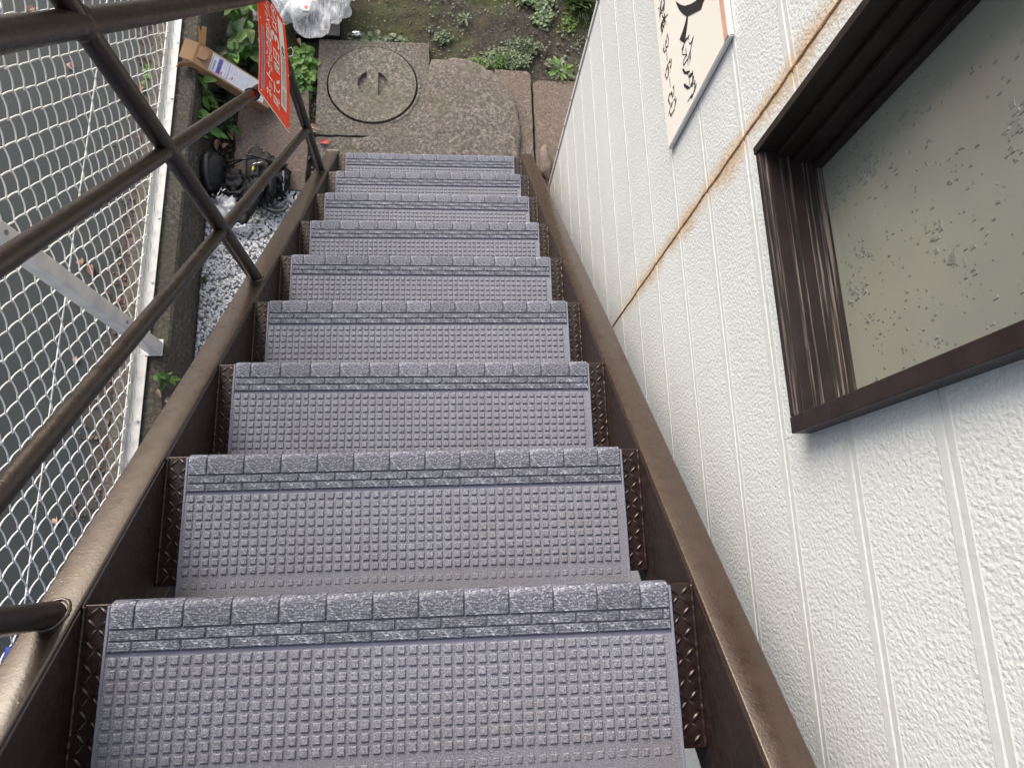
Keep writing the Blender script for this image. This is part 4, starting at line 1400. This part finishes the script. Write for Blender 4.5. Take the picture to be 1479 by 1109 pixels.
LV = {
    'big': [leafmesh('leaf', 'leaf_green', W=.52), leafmesh('leaf', 'leaf_light', W=.46, droop=.1), leafmesh('leaf', 'leaf_dark', W=.55, droop=.35), leafmesh('leaf', 'leaf_green', W=.6, droop=.3, fold=.1)],
    'round': [leafmesh('leaf', 'leaf_light', W=.85, shape='round', n=6), leafmesh('leaf', 'leaf_green', W=.8, shape='round', n=6), leafmesh('leaf', 'leaf_moss', W=.8, shape='round', n=6)],
    'lobed': [leafmesh('leaf', 'leaf_light', W=.34, shape='lobed', droop=.15, n=14), leafmesh('leaf', 'leaf_moss', W=.36, shape='lobed', droop=.25, n=14)],
}


def leaf_obj(me, parent, loc, az, tilt, size, roll=0):
    o = link('leaf', me, parent)
    o.matrix_basis = Matrix.Translation(loc) @ Matrix.Rotation(az, 4, 'Z') @ Matrix.Rotation(tilt, 4, 'X') @ Matrix.Rotation(roll, 4, 'Y') @ Matrix.Scale(size, 4)
    return o


def leafy_plant(x, y, z, h, spread, n, size, label, kinds, seed, name='leafy_weed', group=None):
    r_ = random.Random(seed); root = thing(name, label, 'plant', (x, y, z), group)
    q = MB(); tips = []
    ns = max(2, n // 7)
    for s_ in range(ns):
        an = r_.uniform(0, 6.28); rr = spread * r_.uniform(.2, .9); hh = h * r_.uniform(.55, 1)
        tip = Vector((rr * math.cos(an), rr * math.sin(an), hh)); mid = Vector((tip.x * .35, tip.y * .35, hh * .6))
        q.tube([(0, 0, -.01), mid, tip], [.0028, .0022, .0012], 5); tips.append((mid, tip, an))
    q.build('stem', 'stem_green', root, smooth=True)
    for i in range(n):
        mid, tip, an = tips[i % ns]; t_ = r_.random() ** .6
        p = mid.lerp(tip, t_); a2 = r_.uniform(0, 6.28)
        leaf_obj(r_.choice(kinds), root, p, a2, R(r_.uniform(-25, 30)), size * r_.uniform(.6, 1.15), R(r_.uniform(-25, 25)))
    return root


def gz(px, py, z=G):
    return at(px, py, 2, z)


p = gz(338, 66, G + .12)
leafy_plant(p.x, p.y, G - .02, .17, .14, 46, .085, 'large leafy weed behind the cardboard carton', LV['big'], 1)
p = gz(352, 30, G + .10); leafy_plant(p.x, p.y + .03, G - .02, .16, .10, 18, .08, 'light green weed at the top of the leafy clump by the kerb', LV['big'][1:2] + LV['big'][:1], 21)
p = gz(268, 150, G + .08); leafy_plant(p.x + .03, p.y, G - .02, .24, .11, 44, .06, 'thin leafy weed in front of the open carton end', LV['big'][:3], 2)
p = gz(262, 188, G + .1); leafy_plant(p.x + .07, p.y, G - .02, .25, .09, 24, .08, 'pale green weed growing against the kerb by the fence rail', LV['big'][1:2] + LV['big'][:1], 3)
p = gz(322, 180, G + .03); leafy_plant(p.x, p.y, G - .02, .08, .08, 24, .05, 'dark low weed between the kerb and the carton', LV['big'][2:3] + LV['big'][:1], 4)
p = gz(292, 158, G + .06); leafy_plant(p.x, p.y, G - .02, .14, .09, 30, .055, 'bushy dark weed beneath the cardboard carton', LV['big'], 14)
p = gz(246, 548, KZ); leafy_plant(p.x, p.y, KZ - .005, .055, .028, 13, .042, 'small bright green weed growing on the kerb by the stairs', LV['big'][:2], 5)
p = gz(222, 120, G + .02); leafy_plant(p.x, p.y, G, .12, .05, 12, .05, 'yellow green weed behind the fence mesh at the kerb foot', LV['round'][:1] + LV['big'][1:2], 6)
p = gz(292, 402, G + .02); leafy_plant(p.x, p.y, G - .02, .03, .02, 6, .022, 'tiny green sprout at the edge of the white gravel', LV['big'][:1], 16)
# rosette by the wall
p = gz(808, 104); root = thing('rosette_weed', 'flat green rosette weed at the paving edge by the wall', 'plant', (p.x, p.y, G))
r_ = random.Random(4)
for i in range(15):
    leaf_obj(LV['lobed'][i % 2], root, (0, 0, .004 * (i % 4)), i * 2.399, R(r_.uniform(5, 28)), r_.uniform(.055, .085))
p = gz(672, 24); root = thing('rosette_weed', 'small grey green rosette weed in bare soil above the pad', 'plant', (p.x, p.y, G - .02))
for i in range(9):
    leaf_obj(LV['lobed'][1], root, (0, 0, .004 * (i % 3)), i * 2.399, R(r_.uniform(5, 25)), r_.uniform(.03, .05))


def cover(name, n, region, size, mat, seed, shape='round', zt=.03, up=1.2):
    """one object of many small leaves"""
    r2 = np.random.RandomState(seed); V = []; F = []; k = 0
    base = leafmesh('x', mat, W=.8 if shape == 'round' else .14, shape=shape, n=4)
    bv = np.array([v.co[:] for v in base.vertices]); bf = np.array([list(p.vertices) for p in base.polygons]); bpy.data.meshes.remove(base)
    for i in range(n):
        x, y, d = region(r2)
        if x is None:
            continue
        s_ = size * r2.uniform(.5, 1.3)
        M_ = Matrix.Rotation(r2.uniform(0, 6.28), 3, 'Z') @ Matrix.Rotation(r2.uniform(-.5, .7) if shape != 'blade' else r2.uniform(.3, 1.3), 3, 'X')
        p = (bv * s_) @ np.array(M_).T + np.array([x, y, G - .024 + r2.uniform(0, zt) * d])
        V.append(p); F.append(bf + k); k += len(bv)
    me = bpy.data.meshes.new(name); V = np.concatenate(V); F = np.concatenate(F)
    me.from_pydata(V.tolist(), [], F.tolist()); me.materials.append(MATS[mat]); me.polygons.foreach_set('use_smooth', [True] * len(F)); me.update()
    return link(name, me, kind='stuff')


def disk(px, py, rx, ry):
    c_ = gz(px, py)
    def f(r2):
        a = r2.uniform(0, 6.28); q_ = math.sqrt(r2.rand()); e = .75 + .35 * noise.noise(Vector((math.cos(a) * 2, math.sin(a) * 2, px)))
        return c_.x + rx * q_ * e * math.cos(a), c_.y + ry * q_ * e * math.sin(a), 1 - q_ * .7
    return f


cover('clover_patch', 300, disk(437, 100, .075, .15), .030, 'leaf_light', 1, zt=.07)
cover('clover_patch', 160, disk(430, 115, .08, .13), .026, 'leaf_green', 2, zt=.06)
cover('clover_patch', 90, disk(548, 54, .17, .022), .028, 'leaf_moss', 3, zt=.03)
cover('clover_patch', 60, disk(447, 196, .02, .10), .018, 'leaf_moss', 33, zt=.02)
cover('moss_patch', 900, disk(730, 80, .17, .075), .013, 'leaf_moss', 4, zt=.02)
cover('moss_patch', 420, disk(690, 88, .09, .04), .014, 'leaf_light', 5, zt=.02)
cover('moss_patch', 420, disk(758, 62, .12, .05), .018, 'leaf_moss', 6, zt=.02)
cover('weed_patch', 160, disk(785, 18, .05, .09), .024, 'leaf_moss', 7, zt=.03)
cover('weed_patch', 150, disk(640, 50, .05, .04), .018, 'leaf_moss', 8, zt=.03)
cover('weed_patch', 260, disk(775, -6, .13, .06), .026, 'leaf_moss', 9, zt=.03)
cover('weed_patch', 60, disk(822, 30, .05, .07), .018, 'leaf_light', 10, zt=.03)


def scat(r2):
    x = r2.uniform(-.5, 1.0); y = r2.uniform(2.42 if x < .0 else 2.34, 3.2)
    if noise.noise(Vector((x * 5, y * 5, 0))) < -.05:
        return None, None, None
    return x, y, .6


cover('weed_patch', 1300, scat, .011, 'leaf_moss', 11, zt=.012)
cover('grass_tuft', 160, disk(838, 4, .07, .05), .10, 'leaf_green', 12, shape='blade', zt=.01)
cover('grass_tuft', 120, disk(722, 86, .05, .03), .03, 'leaf_light', 13, shape='blade', zt=.01)
cover('dark_undergrowth', 260, disk(335, 110, .16, .22), .045, 'leaf_dark', 14, zt=.06)

# fallen leaves
dry = [leafmesh('leaf_blade', 'leaf_dry', W=.5, droop=-.15, fold=.35), leafmesh('leaf_blade', 'leaf_pink', W=.45, droop=.25, fold=.4), leafmesh('leaf_blade', 'leaf_dry', W=.6, droop=.3, fold=.2)]


def fallen(px, py, z, size, me, label, group=None, az=None, name='fallen_leaf'):
    p = gz(px, py, z); o = link(name, me); tag(o, label, 'leaf', group)
    o.matrix_basis = Matrix.Translation((p.x, p.y, z)) @ Matrix.Rotation(rnd.uniform(0, 6.28) if az is None else az, 4, 'Z') @ Matrix.Rotation(R(rnd.uniform(-12, 12)), 4, 'X') @ Matrix.Scale(size, 4)
    return o


yz = G + .010
FL = 'fallen leaves behind the fence'
for px, py, s_, k, lab in ((52, 12, .075, 1, 'large pinkish dry leaf under the top left fence wires'), (97, 92, .06, 1, 'pink dry leaf behind the mesh left of the middle post'), (131, 382, .055, 0, 'brown dry leaf beside the leaning fence post'), (118, 384, .05, 2, 'curled brown leaf left of the post among the mesh'),
                       (110, 525, .04, 1, 'small pink leaf behind the mesh below the white post'), (82, 757, .045, 1, 'lone reddish leaf behind the lowest part of the mesh'), (197, 344, .07, 1, 'long pale leaf in the litter by the fence foot')):
    fallen(px, py, yz, s_, dry[k], lab, FL)
for px, py, lab in ((205, 118, 'dry leaf behind the fence beside the open carton end'), (208, 125, 'second dry leaf behind the fence near the open carton end'), (190, 335, 'dry leaf behind the fence crossed by the middle railing bar'), (205, 372, 'dry leaf in the litter just above the fence post'),
                    (212, 398, 'dry leaf behind the fence nearest the post foot'), (203, 290, 'dry leaf in the litter above the middle railing bar'), (196, 362, 'dry leaf left of the litter above the fence post'), (186, 430, 'dry leaf behind the white fence post itself'),
                    (176, 520, 'dry leaf behind the mesh below the fence post foot'), (168, 470, 'dry leaf under the lower side of the white fence post'), (222, 215, 'dry leaf behind the mesh at the kerb, right of the railing post'), (208, 240, 'dry leaf where railing bar and railing post cross')):
    fallen(px, py, yz + .002, rnd.uniform(.04, .06), rnd.choice(dry), lab, FL)
o = fallen(478, 207, G + .012, .075, leafmesh('leaf_blade', 'leaf_red', W=.32, droop=.1), 'narrow red leaf on the concrete beside the bottom step', az=R(75))
for px, py, s_, lab in ((228, 562, .035, 'pink dry leaf on the kerb left of the small weed'), (238, 580, .04, 'pink dry leaf on the kerb below the small weed')):
    fallen(px, py, KZ + .012, s_, dry[1], lab, 'leaves on the kerb')
for px, py, lab in ((330, 190, 'dry leaf above the black pouch near the paving edge'), (316, 202, 'dry leaf between kerb and paving just above the pouch'), (345, 70, 'orange dry leaf under the large leafy weed'), (350, 78, 'dry leaf between the red sign and the large leafy weed'),
                    (318, 110, 'dry leaf in shade behind the cardboard carton'), (332, 98, 'dry leaf beside the printed label of the carton'), (322, 215, 'dry leaf touching the top of the black pouch'), (431, 56, 'pale dry leaf right of the red sign near the tray'),
                    (447, 183, 'dry leaf in the gap left of the lid slab'), (372, 12, 'dry leaf behind the top of the red sign'), (300, 232, 'dry leaf on the kerb side of the black pouch')):
    fallen(px, py, G + .012, rnd.uniform(.035, .055), rnd.choice(dry[:2]), lab, 'leaves among the weeds')
# litter of crumbs along the fence foot
r2 = np.random.RandomState(2); V = []; F = []; k = 0
bv = np.array([v.co[:] for v in dry[2].vertices]); bf = np.array([list(p.vertices) for p in dry[2].polygons])
for i in range(1020):
    y = r2.uniform(-.1, 2.6); x = -1.165 - abs(r2.normal()) * .075
    if i > 900:
        x, y = r2.uniform(-.965, -.87), r2.uniform(1.66, 2.4)
    M_ = np.array(Matrix.Rotation(r2.uniform(0, 6.28), 3, 'Z') @ Matrix.Rotation(r2.uniform(-.4, .4), 3, 'X'))
    V.append((bv * r2.uniform(.010, .030)) @ M_.T + np.array([x, y, (G + .008 if i <= 900 else G - .02) + r2.uniform(0, .008)])); F.append(bf + k); k += len(bv)
me = bpy.data.meshes.new('leaf_litter'); me.from_pydata(np.concatenate(V).tolist(), [], np.concatenate(F).tolist()); me.materials.append(MATS['leaf_crumb']); me.update()
link('leaf_litter', me, kind='stuff')
# twigs
for (x0, y0, x1, y1, lab) in ((336, 255, 346, 272, 'thin brown twig inside the black hoop'), (338, 268, 347, 256, 'second thin twig crossing the first inside the hoop'), (322, 384, 336, 380, 'thin twig lying on the white gravel beside the stringer')):
    a = gz(x0, y0, G + .012); c_ = gz(x1, y1, G + .012)
    q = MB(); q.tube([a, (a + c_) / 2 + Vector((.004, .002, .002)), c_], .0016, 5)
    tag(q.build('twig', 'leaf_dry', smooth=True), lab, 'twig', 'twigs on the ground')
